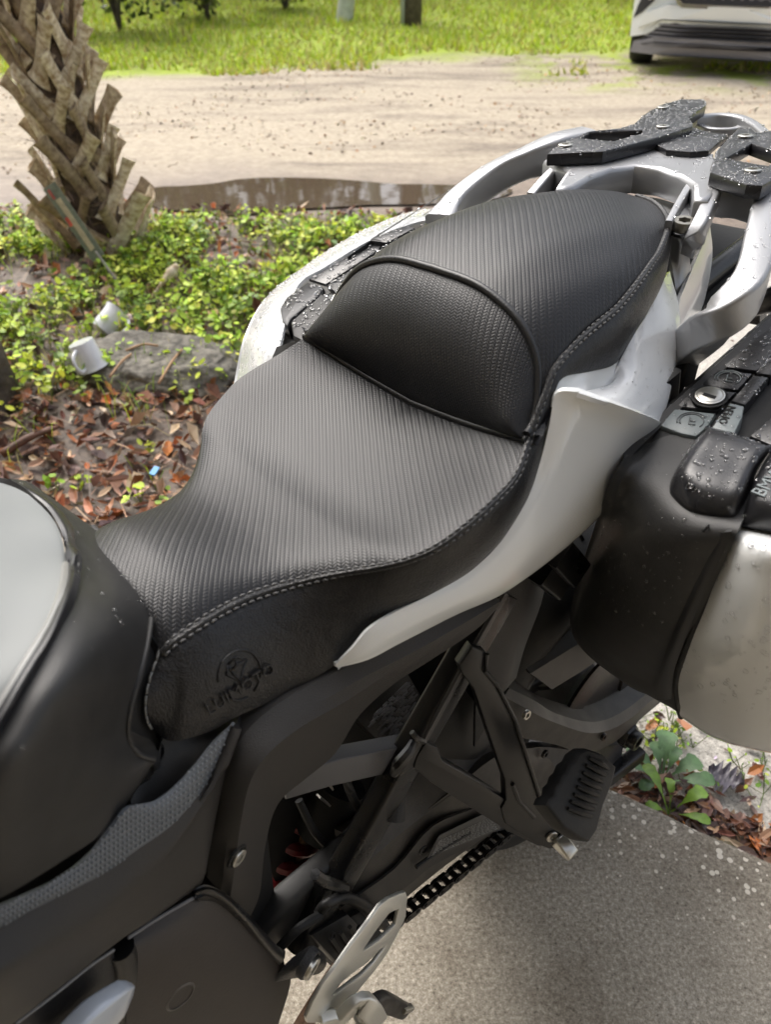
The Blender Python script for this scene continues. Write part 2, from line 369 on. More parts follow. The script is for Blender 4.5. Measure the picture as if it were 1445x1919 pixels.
# ---- ground: one sheet reaching the horizon
def axis(lo, hi, near, n, nf):
    a = np.linspace(near[0], near[1], n); t = np.linspace(0, 1, nf+1)[1:]
    return np.r_[(near[0]+(lo-near[0])*t**2.5)[::-1], a, near[1]+(hi-near[1])*t**2.5]
gx = axis(-150, 150, (-6, 6), 170, 14); gy = axis(-60, 200, (.2, 13), 190, 14)
X, Y = np.meshgrid(gx, gy, indexing='ij'); ZZ = ground_z(X, Y)
ins = (X-EA[0])*en[0]+(Y-EA[1])*en[1] < -.12
ZZ = np.where(ins, GZ-.12, ZZ)
nx, ny = X.shape
Fg = [(i*ny+j, (i+1)*ny+j, (i+1)*ny+j+1, i*ny+j+1) for i in range(nx-1) for j in range(ny-1)]
def ground_material():
    m = bpy.data.materials.new('ground_cover'); m.use_nodes = True; t = m.node_tree; p = t.nodes['Principled BSDF']; l = t.links
    g = t.nodes.new('ShaderNodeNewGeometry'); sp = t.nodes.new('ShaderNodeSeparateXYZ'); l.new(g.outputs['Position'], sp.inputs[0])
    M = lambda *a: math_node(t, *a)
    def noise_(sc, det=6, rough=.6, dist=0, vec=None):
        n = t.nodes.new('ShaderNodeTexNoise'); n.inputs['Scale'].default_value = sc; n.inputs['Detail'].default_value = det; n.inputs['Roughness'].default_value = rough; n.inputs['Distortion'].default_value = dist
        l.new(vec or g.outputs['Position'], n.inputs['Vector']); return n.outputs['Fac']
    def ramp(f, stops):
        r = t.nodes.new('ShaderNodeValToRGB'); e = r.color_ramp.elements
        while len(e) < len(stops): e.new(.5)
        for k, (pos, c) in enumerate(stops): e[k].position = pos; e[k].color = (*c, 1) if len(c) == 3 else c
        l.new(f, r.inputs[0]); return r.outputs[0]
    def smooth(v, a, b):
        mr = t.nodes.new('ShaderNodeMapRange'); mr.interpolation_type = 'SMOOTHSTEP'; mr.inputs[1].default_value = a; mr.inputs[2].default_value = b; l.new(v, mr.inputs[0]); return mr.outputs[0]
    def mix(f, a, b):
        x = t.nodes.new('ShaderNodeMix'); x.data_type = 'RGBA'; l.new(f, x.inputs[0]); l.new(a, x.inputs[6]); l.new(b, x.inputs[7]); return x.outputs[2]
    mp = t.nodes.new('ShaderNodeMapping'); mp.inputs['Scale'].default_value = (.35, 1.6, 1); mp.inputs['Rotation'].default_value = (0, 0, R(-8)); l.new(g.outputs['Position'], mp.inputs[0])
    x, y = sp.outputs['X'], sp.outputs['Y']
    w1 = M('MULTIPLY', M('SUBTRACT', noise_(1.3), .5), 1.1)
    w2 = M('MULTIPLY', M('SUBTRACT', noise_(5), .5), .35)
    yw = M('ADD', M('ADD', y, w1), w2)
    # sand
    streak = noise_(1.6, 8, .68, .4, mp.outputs[0]); fine = noise_(22, 8, .7)
    sand = mix(M('MULTIPLY', smooth(streak, .46, .68), .85), ramp(fine, [(.25, (.28, .23, .165)), (.6, (.46, .395, .30))]), ramp(fine, [(.3, (.12, .095, .075)), (.7, (.25, .205, .16))]))
    # dark wet verge round the puddle
    soil = ramp(noise_(28, 8, .75), [(.3, (.035, .026, .018)), (.55, (.12, .085, .06)), (.75, (.24, .18, .13))])
    wet = ramp(noise_(9, 8, .7), [(.3, (.12, .09, .07)), (.7, (.28, .22, .17))])
    grass = ramp(noise_(3.5, 8, .7), [(.3, (.20, .25, .03)), (.6, (.33, .42, .04)), (.8, (.42, .40, .13))])
    m1 = smooth(yw, 3.75, 4.35)            # soil -> wet
    m2 = smooth(yw, 4.55, 5.5)             # wet -> sand
    c = mix(m1, soil, wet); c = mix(m2, c, sand)
    far = M('SUBTRACT', yw, M('MULTIPLY', x, .30)); m3 = smooth(far, 8.7, 9.3)
    c = mix(m3, c, grass)
    patch = M('MULTIPLY', M('MULTIPLY', smooth(noise_(1.7, 6, .7), .46, .6), smooth(y, 7.2, 8.3)), smooth(x, .9, 2.0))
    c = mix(patch, c, grass)
    # pale sandy grit right beside the slab
    dg = M('ADD', M('ADD', M('MULTIPLY', M('SUBTRACT', x, float(EA[0])), float(en[0])), M('MULTIPLY', M('SUBTRACT', y, float(EA[1])), float(en[1]))), M('MULTIPLY', w2, .3))
    grit = ramp(noise_(160, 4, .7), [(.3, (.16, .15, .13)), (.5, (.46, .43, .38)), (.72, (.66, .63, .57))])
    mg = M('MULTIPLY', smooth(x, .05, .35), M('SUBTRACT', 1.0, smooth(yw, 3.2, 4.2)))
    c = mix(mg, c, grit)
    l.new(c, p.inputs['Base Color'])
    rg = t.nodes.new('ShaderNodeMix'); rg.data_type = 'FLOAT'; l.new(m2, rg.inputs[0]); rg.inputs[2].default_value = .5; rg.inputs[3].default_value = .85; l.new(rg.outputs[0], p.inputs['Roughness'])
    b = t.nodes.new('ShaderNodeBump'); b.inputs['Distance'].default_value = .03; b.inputs['Strength'].default_value = .6
    l.new(M('ADD', M('MULTIPLY', fine, .5), streak), b.inputs['Height']); l.new(b.outputs[0], p.inputs['Normal'])
    return m
M_GROUND = ground_material()
gr = mesh_obj('ground', np.stack([X, Y, ZZ], 2).reshape(-1, 3), Fg, M_GROUND); gr['kind'] = 'structure'

# ---- puddle
def blob(cx, cy, rx, ry, n, seed, rough=.12):
    g = np.random.default_rng(seed); ph = g.random(6)*6.28; am = g.random(6)*rough
    return [(cx+rx*math.cos(t)*(1+sum(am[k]*math.cos((k+2)*t+ph[k]) for k in range(6))), cy+ry*math.sin(t)*(1+sum(am[k]*math.sin((k+2)*t+ph[k]) for k in range(6)))) for t in np.linspace(0, 2*math.pi, n, endpoint=False)]
M_WATER = mat('puddle_water', (.085, .062, .042), .04, spec=.42, bump=.06, bscale=7, bdist=.01)
pb = [G(*q, GZ+.004)[:2] for q in ((268, 372), (290, 352), (340, 349), (400, 344), (450, 336), (520, 333), (610, 335), (680, 340), (740, 345), (820, 346), (900, 350), (960, 356), (930, 372), (860, 378), (800, 383), (700, 384), (640, 388), (560, 392), (500, 398), (430, 404), (360, 396), (300, 392))]
pb = cat_rom(np.array(pb), 5, 0, True); cpt = pb.mean(0)
pv = [(cpt[0], cpt[1], GZ+.0)]+[(a, b, GZ+.0) for a, b in pb]
pudd = mesh_obj('puddle', [(a, b, GZ+.006) for a, b, _ in pv], [(0, i+1, (i+1) % len(pb)+1) for i in range(len(pb))], M_WATER, smooth=False); pudd['kind'] = 'structure'

# ---- concrete slab
def slab_material():
    m = bpy.data.materials.new('weathered_concrete'); m.use_nodes = True; t = m.node_tree; p = t.nodes['Principled BSDF']; l = t.links
    g = t.nodes.new('ShaderNodeNewGeometry')
    def nz(sc, det=6, r=.6):
        n = t.nodes.new('ShaderNodeTexNoise'); n.inputs['Scale'].default_value = sc; n.inputs['Detail'].default_value = det; n.inputs['Roughness'].default_value = r; l.new(g.outputs['Position'], n.inputs['Vector']); return n.outputs['Fac']
    def ramp(f, st):
        r = t.nodes.new('ShaderNodeValToRGB'); e = r.color_ramp.elements
        while len(e) < len(st): e.new(.5)
        for k, (po, c) in enumerate(st): e[k].position = po; e[k].color = (*c, 1)
        l.new(f, r.inputs[0]); return r.outputs[0]
    fine = nz(150, 6, .85)
    base = ramp(fine, [(.34, (.08, .07, .052)), (.43, (.33, .29, .23)), (.54, (.50, .45, .37)), (.65, (.82, .76, .65))])
    blot = ramp(nz(4, 9, .72), [(.36, (.50, .47, .43)), (.5, (.85, .84, .82)), (.64, (1, 1, 1))])
    mx = t.nodes.new('ShaderNodeMix'); mx.data_type = 'RGBA'; mx.blend_type = 'MULTIPLY'; mx.inputs[0].default_value = .8; l.new(base, mx.inputs[6]); l.new(blot, mx.inputs[7])
    # exposed pale shell and pebbles near the weathered edge
    v = t.nodes.new('ShaderNodeTexVoronoi'); v.inputs['Scale'].default_value = 75; l.new(g.outputs['Position'], v.inputs['Vector']); v.inputs['Randomness'].default_value = 1
    sp = t.nodes.new('ShaderNodeSeparateXYZ'); l.new(g.outputs['Position'], sp.inputs[0]); M = lambda *a: math_node(t, *a)
    d = M('ADD', M('MULTIPLY', M('SUBTRACT', sp.outputs['X'], float(EA[0])), float(-en[0])), M('MULTIPLY', M('SUBTRACT', sp.outputs['Y'], float(EA[1])), float(-en[1])))
    near = M('SUBTRACT', 1.0, M('MINIMUM', M('DIVIDE', M('MAXIMUM', d, 0.0), .26), 1.0))
    sz = M('MULTIPLY', near, M('ADD', .28, M('MULTIPLY', nz(9), .8)))
    spk = M('LESS_THAN', v.outputs['Distance'], M('MULTIPLY', sz, .62))
    sc2 = t.nodes.new('ShaderNodeSeparateColor'); l.new(v.outputs['Color'], sc2.inputs[0]); spk = M('MULTIPLY', spk, M('GREATER_THAN', sc2.outputs[0], .52))
    m2 = t.nodes.new('ShaderNodeMix'); m2.data_type = 'RGBA'; l.new(spk, m2.inputs[0]); 
    dk = t.nodes.new('ShaderNodeMix'); dk.data_type = 'RGBA'; dk.blend_type = 'MULTIPLY'; l.new(M('MULTIPLY', near, M('MULTIPLY', nz(7), .9)), dk.inputs[0]); l.new(mx.outputs[2], dk.inputs[6]); dk.inputs[7].default_value = (.50, .48, .47, 1)
    l.new(dk.outputs[2], m2.inputs[6]); m2.inputs[7].default_value = (.74, .68, .58, 1)
    l.new(m2.outputs[2], p.inputs['Base Color']); p.inputs['Roughness'].default_value = .82
    b = t.nodes.new('ShaderNodeBump'); b.inputs['Distance'].default_value = .003; b.inputs['Strength'].default_value = .8; l.new(fine, b.inputs['Height']); l.new(b.outputs[0], p.inputs['Normal'])
    return m
M_SLAB = slab_material()
def v2(a, d): q = EA+ed*a+en*d; return (q[0], q[1])
cs = [(a, 0) for a in np.linspace(-6, 3.2, 140)]
top = [(*v2(a, .004*noise.noise(Vector((a*9, 0, 0)))), -.004) for a, _ in cs]; top2 = [(*v2(a, -.012), 0) for a, _ in cs]; bot = [(*v2(a, .006+.004*noise.noise(Vector((a*9, 0, 0)))), -.16) for a, _ in cs]; bk = [(*v2(a, -5.2), 0) for a, _ in cs]
n = len(cs); V = top+top2+bot+bk
F = [(i, i+1, n+i+1, n+i) for i in range(n-1)]+[(2*n+i, 2*n+i+1, i+1, i) for i in range(n-1)]+[(n+i, n+i+1, 3*n+i+1, 3*n+i) for i in range(n-1)]
slab = fixn(mesh_obj('garage_slab', V, F, M_SLAB, sharp=30)); slab['kind'] = 'structure'

# ---- the carport the photographer stands in
M_WALLP = mat('painted_wall', (.66, .60, .52), .85, var=.08, vscale=2, bump=.2, bscale=60)
M_CEIL = mat('ceiling_board', (.68, .65, .60), .8, var=.06, vscale=2)
def box_geo(x0, x1, y0, y1, z0, z1):
    V = [(x, y, z) for x in (x0, x1) for y in (y0, y1) for z in (z0, z1)]
    return V, [(0, 1, 3, 2), (4, 6, 7, 5), (0, 4, 5, 1), (2, 3, 7, 6), (0, 2, 6, 4), (1, 5, 7, 3)]
def frame_box(name, a0, a1, d0, d1, z0, z1, m, parent):
    V, F = box_geo(a0, a1, d0, d1, z0, z1); V = [(*v2(x, y), z) for x, y, z in V]; return fixn(mesh_obj(name, V, F, m, parent, smooth=False))
cp = empty('carport'); tag(cp, 'open beige carport sheltering the motorcycle, behind the viewpoint', 'carport')
frame_box('roof', -6.2, 3.6, -5.3, -.85, 2.55, 2.7, M_CEIL, cp)
frame_box('back_wall', -6, 3.2, -5.2, -5.05, .003, 2.547, M_WALLP, cp)
frame_box('side_wall', -6, -5.85, -5.04, -1.0, .003, 2.547, M_WALLP, cp)
frame_box('side_wall', 3.05, 3.2, -5.04, -1.0, .003, 2.547, M_WALLP, cp)

# ---- leaf geometry in bulk
def rand_rot(g, n, tilt):
    az = g.random(n)*2*np.pi; ti = g.normal(0, tilt, n); ro = g.normal(0, tilt, n)
    ca, sa, ct, st, cr, sr = np.cos(az), np.sin(az), np.cos(ti), np.sin(ti), np.cos(ro), np.sin(ro)
    X_ = np.stack([ca*ct, sa*ct, st], 1); Yv = np.stack([-sa, ca, np.zeros(n)], 1); Zv = np.cross(X_, Yv)
    Y2 = Yv*cr[:, None]+Zv*sr[:, None]; Z2 = -Yv*sr[:, None]+Zv*cr[:, None]
    return X_, Y2, Z2
def leaves_geo(g, P, L, Wd, curl, tilt, cols, shape='oval'):
    n = len(P); ax, ay, az = rand_rot(g, n, tilt)
    if shape == 'oval': pr = [(0, 0, 0), (.28, .42, .1), (.28, -.42, .1), (.3, 0, 0), (.68, .40, .15), (.68, -.40, .15), (.7, 0, .06), (1, 0, .2)]
    elif shape == 'lobed': pr = [(0, 0, 0), (.25, .30, .1), (.25, -.30, .1), (.3, 0, 0), (.6, .62, .3), (.6, -.62, .3), (.62, 0, .06), (1, 0, .3)]
    fc = [(0, 3, 1), (0, 2, 3), (3, 6, 4, 1), (3, 2, 5, 6), (6, 7, 4), (6, 5, 7)]
    if shape == 'blade': pr = [(0, .5, 0), (0, -.5, 0), (.5, .38, .12), (.5, -.38, .12), (1, 0, .5)]; fc = [(0, 1, 3, 2), (2, 3, 4)]
    pr = np.array(pr); k = len(pr)
    cu = curl*(.5+g.random(n))
    V = P[:, None]+ax[:, None]*(pr[None, :, :1]*L[:, None, None])+ay[:, None]*(pr[None, :, 1:2]*Wd[:, None, None])+az[:, None]*(pr[None, :, 2:3]*(L*cu)[:, None, None])
    F = [tuple(i+o for i in f) for o in range(0, n*k, k) for f in fc]
    Cc = np.repeat(np.concatenate([cols, np.ones((n, 1))], 1), k, 0)
    return V.reshape(-1, 3), F, Cc
def bulk(name, parts, m, kind='stuff', parent=None, smooth=False):
    V = np.concatenate([p[0] for p in parts]); C_ = np.concatenate([p[2] for p in parts]); F = []; o = 0
    for p in parts: F += [tuple(i+o for i in f) for f in p[1]]; o += len(p[0])
    ob = mesh_obj(name, V, F, m, parent, cols=C_, smooth=smooth)
    if kind: ob['kind'] = kind
    return ob
def pal(g, n, cs, jit=.25):
    c = np.array(cs)[g.integers(0, len(cs), n)]; return np.clip(c*(1+g.normal(0, jit, (n, 1)))*(1+g.normal(0, .06, (n, 3))), .004, 1)
def dslab(x, y): return (x-EA[0])*en[0]+(y-EA[1])*en[1]
DEAD = [(.34, .16, .08), (.44, .25, .15), (.20, .09, .055), (.085, .05, .04), (.52, .35, .23), (.42, .15, .05), (.12, .07, .06), (.26, .17, .14), (.60, .44, .30)]
GREEN = [(.42, .56, .045), (.50, .64, .06), (.28, .44, .035), (.60, .68, .09), (.16, .27, .03)]
g = np.random.default_rng(11)
# fallen leaves between the slab and the drive
n = 24000; x = g.uniform(-3.4, 1.6, n); y = g.uniform(.9, 4.3, n); d = dslab(x, y)
keep = (d > .015) & (g.random(n) < np.where(y > 2.5, .42, 1.0)) & ((x < .25) | (d < .10) | (g.random(n) < .035)) & (((x+.93)/.38)**2+((y-2.56)/.17)**2 > 1); x, y = x[keep], y[keep]; n = len(x)
L = g.uniform(.018, .062, n)*(1+.5*(g.random(n) < .12))*np.where(x > .2, .6, 1); P = np.stack([x, y, ground_z(x, y)+g.uniform(.002, .022, n)], 1)
hf = n//2
bulk('fallen_leaves', [leaves_geo(g, P[:hf], L[:hf], L[:hf]*g.uniform(.25, .5, hf), 1.1, .35, pal(g, hf, DEAD)), leaves_geo(g, P[hf:], L[hf:], L[hf:]*g.uniform(.35, .65, n-hf), 1.2, .35, pal(g, n-hf, DEAD), 'lobed')], M_LEAFD)
# thin twigs and needles
n = 900; x = g.uniform(-2.6, .9, n); y = g.uniform(1.0, 3.6, n); k = dslab(x, y) > .02; x, y = x[k], y[k]; n = len(x)
P = np.stack([x, y, ground_z(x, y)+.02], 1); bulk('pine_needles', [leaves_geo(g, P, g.uniform(.08, .2, n), np.full(n, .0035), .05, .1, pal(g, n, [(.34, .19, .09), (.42, .28, .16), (.20, .11, .07)]), 'blade')], M_LEAFD)
# weeds
def weeds(cands, seedlings=7, hmax=.10, ls=1.0):
    parts = []; base = cands; n = len(base)
    nl = seedlings
    rep = np.repeat(base, nl, 0); m_ = len(rep); hgt = np.repeat(g.uniform(.02, hmax, n), nl)*g.uniform(.5, 1.1, m_)
    off = g.normal(0, .022, (m_, 2)); P_ = rep.copy(); P_[:, :2] += off; P_[:, 2] += hgt
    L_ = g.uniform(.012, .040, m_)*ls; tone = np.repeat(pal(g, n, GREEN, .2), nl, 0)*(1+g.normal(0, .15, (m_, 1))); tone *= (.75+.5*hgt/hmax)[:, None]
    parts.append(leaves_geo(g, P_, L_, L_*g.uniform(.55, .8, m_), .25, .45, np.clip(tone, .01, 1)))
    # stems
    A = rep+np.array([0, 0, 0]); D = P_-A; s = np.array([.0011, 0, 0]); V = np.stack([A-s, A+s, P_+s, P_-s], 1).reshape(-1, 3)
    F_ = [(i, i+1, i+2, i+3) for i in range(0, 4*m_, 4)]; parts.append((V, F_, np.tile(np.array([[.12, .17, .04, 1]]), (4*m_, 1))))
    return parts
n = 8600; x = g.uniform(-3.6, .35, n); y = g.uniform(1.5, 4.2, n)
nzv = np.array([noise.fractal(Vector((a*2.2, b*2.2, 3)), 1, 2, 4) for a, b in zip(x, y)])
dens = np.clip((y-2.0)/.9, .03, 1)*np.clip((4.15-y)/.25, 0, 1)*np.clip(.58+nzv*2.2, .04, 1)
dens = np.where((y < 2.35), dens*np.clip(.5+nzv*3, 0, 1), dens)
k = (g.random(n) < dens) & (dslab(x, y) > .05) & ((((x+.90)/.28)**2+((y-2.54)/.13)**2 > 1) | (g.random(n) < .12)) & ((x+1.17)**2+(y-2.80)**2 > .006); x, y = x[k], y[k]
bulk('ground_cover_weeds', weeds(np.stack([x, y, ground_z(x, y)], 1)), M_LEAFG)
n = 2600; x = g.uniform(-3.4, .2, n); y = g.uniform(1.7, 4.1, n); k = (dslab(x, y) > .06) & (np.array([noise.noise(Vector((a*3, b*3, 9))) for a, b in zip(x, y)]) > .05); x, y = x[k], y[k]; n = len(x)
P = np.stack([x, y, ground_z(x, y)], 1); az = g.random(n)*6.28; hh = g.uniform(.05, .15, n); sv = np.stack([np.cos(az)*.0022, np.sin(az)*.0022, np.zeros(n)], 1); t1 = np.stack([g.normal(0, .02, n), g.normal(0, .02, n), hh*.7], 1); t2 = t1*np.array([2.4, 2.4, 1.25])
V = np.stack([P-sv, P+sv, P+t1+sv*.7, P+t1-sv*.7, P+t2], 1).reshape(-1, 3); F = [f for i in range(0, 5*n, 5) for f in ((i, i+1, i+2, i+3), (i+3, i+2, i+4))]
bulk('long_grass_blades', [(V, F, np.repeat(np.concatenate([pal(g, n, GREEN+[(.5, .42, .2)], .2), np.ones((n, 1))], 1), 5, 0))], M_GRASS)
# grass field beyond the drive
n = 60000; x = g.uniform(-9, 9, n); y = 8.3+g.random(n)**1.4*14; nzv = np.array([noise.noise(Vector((a*.9, b*.9, 7))) for a, b in zip(x, y)])
edge = 9.0+.30*x+.5*nzv*1.6
k = (y > edge) | ((x > 1.2) & (y > 7.6) & (nzv > .12) & (g.random(n) < .55)); x, y, nzv = x[k], y[k], nzv[k]; n = len(x)
P = np.stack([x, y, ground_z(x, y)], 1); hh = g.uniform(.025, .085, n)*(1+.6*(nzv > .2))
cc = pal(g, n, [(.42, .52, .04), (.52, .62, .05), (.33, .43, .04), (.55, .54, .14), (.46, .40, .15)], .18)
az = g.random(n)*6.28; wd = g.uniform(.008, .02, n); tip = np.stack([g.normal(0, .03, n), g.normal(0, .03, n), hh], 1); sv = np.stack([np.cos(az)*wd, np.sin(az)*wd, np.zeros(n)], 1)
V = np.stack([P-sv, P+sv, P+tip], 1).reshape(-1, 3); F = [(i, i+1, i+2) for i in range(0, 3*n, 3)]
bulk('grass', [(V, F, np.repeat(np.concatenate([cc, np.ones((n, 1))], 1), 3, 0))], M_GRASS)

g = np.random.default_rng(31); n = 9000; x = g.uniform(-5, 6, n); y = g.uniform(3.9, 9.2, n); k = np.array([noise.noise(Vector((a*.8, b*1.6, 2))) for a, b in zip(x, y)]) > -.05; x, y = x[k], y[k]; n = len(x)
k = (y > 5.1) | (y < 4.2) | (x > 1.2) | (x < -1.7); x, y = x[k], y[k]; n = len(x)
P = np.stack([x, y, ground_z(x, y)+.004], 1)
bulk('drive_pebbles_and_crumbs', [leaves_geo(g, P, g.uniform(.008, .035, n), g.uniform(.008, .03, n), .9, .3, pal(g, n, [(.40, .32, .22), (.22, .16, .11), (.56, .47, .34), (.14, .10, .07), (.34, .20, .10)]))], col_attr_mat('crumbs', .85))
# ---- shrubs and trees at the back
M_BARK = mat('bark', (.10, .08, .06), .9, var=.4, vscale=12, bump=1, bscale=30, bdist=.02)
def crown(g, c, r, n, size, cols, shape='oval'):
    u = g.normal(0, 1, (n, 3)); u /= np.linalg.norm(u, axis=1, keepdims=True); rad = g.random(n)**.45
    P = np.array(c)+u*rad[:, None]*np.array(r)
    nzv = np.array([noise.noise(Vector(p*1.6)) for p in P]); P = P[nzv > -.18]; m_ = len(P); P[:, 2] = np.maximum(P[:, 2], GZ+.02)
    L_ = g.uniform(.6, 1.3, m_)*size
    return leaves_geo(g, P, L_, L_*.6, .3, .9, pal(g, m_, cols, .35), shape)
def shrub(name, label, c, r, n, size, cols, seed, group=None):
    g2 = np.random.default_rng(seed); root = empty(name, l=(c[0], c[1], GZ)); tag(root, label, 'shrub', group)
    parts = [crown(g2, (g2.normal(0, r[0]*.35), g2.normal(0, r[1]*.3), r[2]*g2.uniform(.5, .9)), (r[0]*.62, r[1]*.62, r[2]*.62), n//5, size, cols) for _ in range(5)]
    o = bulk('foliage', parts, M_LEAFG, None, root)
    gs = []
    for i in range(7):
        a = g2.random()*6.28; gs.append(sweep_geo([(0, 0, 0), (.15*math.cos(a)*r[0], .15*math.sin(a)*r[0], r[2]*.4), (.5*math.cos(a)*r[0], .5*math.sin(a)*r[1], r[2]*1.0)], circ(.02, 6), scale=[1, .7, .3]))
    V, F = join_geo(gs); mesh_obj('stem', V, F, M_BARK, root); return root
DK = [(.035, .06, .015), (.06, .095, .02), (.10, .14, .035), (.15, .15, .06)]
MD = [(.11, .16, .03), (.17, .22, .045), (.22, .25, .08), (.28, .27, .12)]
shrub('shrub', 'dark green shrub right behind the top of the palm trunk', (-3.4, 11.3), (.9, .8, 1.5), 5200, .10, DK, 3)
shrub('shrub', 'tangled olive shrub between the palm trunk and the open grass', (-2.45, 12.3), (.8, .8, 1.15), 5200, .08, DK+MD, 4)
shrub('shrub', 'low yellow green shrub at the end of the hedge, nearest the white post', (-1.5, 13.4), (.75, .7, .8), 3600, .07, MD, 5)
shrub('shrub', 'tall grassy shrub at the left edge beyond the palm trunk', (-5.6, 11.0), (1.2, 1.0, 1.7), 5200, .10, DK+MD, 6)
def tree(label, c, h, rad, rc, seed, n=5200, lean=0, cols=DK):
    g2 = np.random.default_rng(seed); root = empty('tree', l=(c[0], c[1], GZ)); tag(root, label, 'tree', 'trees beyond the grass field')
    gs = [sweep_geo([(0, 0, -.1), (lean*.4, .05, h*.5), (lean, 0, h)], circ(rad, 10), scale=[1.25, .8, .4])]
    for i in range(7):
        a = g2.random()*6.28; z0 = h*(.5+.07*i); gs.append(sweep_geo([(lean*z0/h, 0, z0), (lean+math.cos(a)*rc*.5, math.sin(a)*rc*.5, z0+h*.15), (lean+math.cos(a)*rc, math.sin(a)*rc, z0+h*.22)], circ(rad*.35, 6), scale=[1, .6, .2]))
    V, F = join_geo(gs); mesh_obj('trunk', V, F, M_BARK, root)
    parts = [crown(g2, (lean+g2.normal(0, rc*.5), g2.normal(0, rc*.5), h*g2.uniform(.65, 1.1)), (rc*.6, rc*.6, rc*.5), n//8, .22, cols) for _ in range(8)]
    bulk('crown', parts, M_LEAFG, None, root)
for k, (cx, cy, h, rd, rc) in enumerate([(-7.5, 19, 8, .22, 2.6), (-3.6, 21, 9, .25, 2.8), (.9, 23.5, 8.5, .2, 2.4), (4.6, 22, 9, .26, 2.8), (9.5, 21, 8, .22, 2.8)]):
    tree(['leftmost broadleaf tree beyond the grass field', 'broadleaf tree beyond the grass, second from the left', 'middle broadleaf tree, straight beyond the utility pole', 'broadleaf tree behind the parked car', 'rightmost broadleaf tree beyond the grass field'][k], (cx, cy), h, rd, rc, 40+k, cols=DK+MD)

for k, (cx, cy) in enumerate([(-9.5, 17), (-5.6, 18.5), (-1.6, 19.5), (2.6, 20), (6.6, 19.5), (10.8, 18)]):  # shrub row added out of view to block sky reflected in the puddle
    shrub('shrub', ['leftmost added unseen shrub behind the open grass', 'added unseen shrub behind the grass, second from the left', 'added unseen shrub behind the grass, left of the utility pole', 'added unseen shrub behind the grass, right of the utility pole', 'added unseen shrub far behind the parked car', 'rightmost added unseen shrub behind the open grass'][k], (cx, cy), (2.3, 1.4, 3.6), 8000, .28, DK+MD, 60+k, 'unseen shrubs added to darken the puddle reflection')
# ---- poles at the top of the picture
M_POLE = mat('creosoted_wood', (.11, .085, .07), .85, var=.35, vscale=14, bump=.8, bscale=20, bdist=.01)
M_CONDUIT = mat('grey_conduit', (.42, .43, .46), .4)
M_WHITEP = mat('pale_bark', (.50, .52, .46), .75, var=.15, vscale=10, bump=.3, bscale=15)
pp = G(770, 47, GZ); root = empty('utility_pole', l=(pp[0], pp[1], GZ)); tag(root, 'thick brown wooden utility pole with a grey conduit up its left side', 'pole')
V, F = sweep_geo([(0, 0, -.1), (0, 0, 3), (0, 0, 8)], circ(.145, 20), scale=[1, .96, .85], up=(0, 1, 0)); fixn(mesh_obj('pole_shaft', V, F, M_POLE, root))
V, F = sweep_geo([(-.115, -.135, -.1), (-.115, -.135, 3), (-.115, -.13, 6)], circ(.026, 10), up=(0, 1, 0)); fixn(mesh_obj('conduit', V, F, M_CONDUIT, root))
wp = G(643, 42, GZ); V, F = sweep_geo([(0, 0, -.1), (.10, 0, .5), (.3, 0, 1.5), (.6, 0, 3.6)], circ(.115, 14), scale=[1.02, 1, .95, .7])
o = fixn(mesh_obj('slender_trunk', V, F, M_WHITEP)); o.location = (wp[0], wp[1], GZ); tag(o, 'pale greenish white trunk leaning right in the bright grass', 'trunk')
sp_ = G(1140, 8, GZ); o = empty('sapling', l=(sp_[0], sp_[1], GZ)); tag(o, 'thin dark sapling standing alone in the sunny grass near the car', 'sapling')
V, F = sweep_geo([(0, 0, 0), (.02, 0, .4), (-.02, 0, 1.2)], circ(.018, 8), scale=[1, .8, .4]); mesh_obj('stem', V, F, M_BARK, o)
bulk('foliage', [crown(g, (0, 0, .9), (.18, .18, .35), 120, .06, MD)], M_LEAFG, None, o)

# ---- palm trunk with its criss-cross leaf bases
M_PCORE = mat('palm_core', (.10, .07, .05), .95, var=.5, vscale=30, bump=1, bscale=60, bdist=.01)
def boot_mat():
    m = mat('weathered_leaf_base', (.33, .22, .115), .8, col2=(.88, .79, .60), vscale=30, bump=.7, bscale=90, bdist=.004); return m
M_BOOT = boot_mat(); M_BOOT2 = mat('brown_leaf_base', (.18, .125, .075), .85, col2=(.46, .36, .24), vscale=26, bump=.8, bscale=90, bdist=.004)
pc = G(185, 500, GZ); palm = empty('palm_tree', l=(pc[0]-.03, pc[1]+.2, GZ)); tag(palm, 'cabbage palm trunk covered in criss-cross grey brown leaf bases', 'palm tree')
def prad(z): return .108+.035*math.exp(-z/.2)-.006*z
V, F = sweep_geo([(-.05*z, 0, z) for z in np.linspace(-.1, 2.9, 12)], circ(1, 28), scale=[prad(max(0, z)) for z in np.linspace(-.1, 2.9, 12)], smooth_in=False, up=(0, 1, 0)); fixn(mesh_obj('trunk', V, F, M_PCORE, palm))
gp = np.random.default_rng(5)
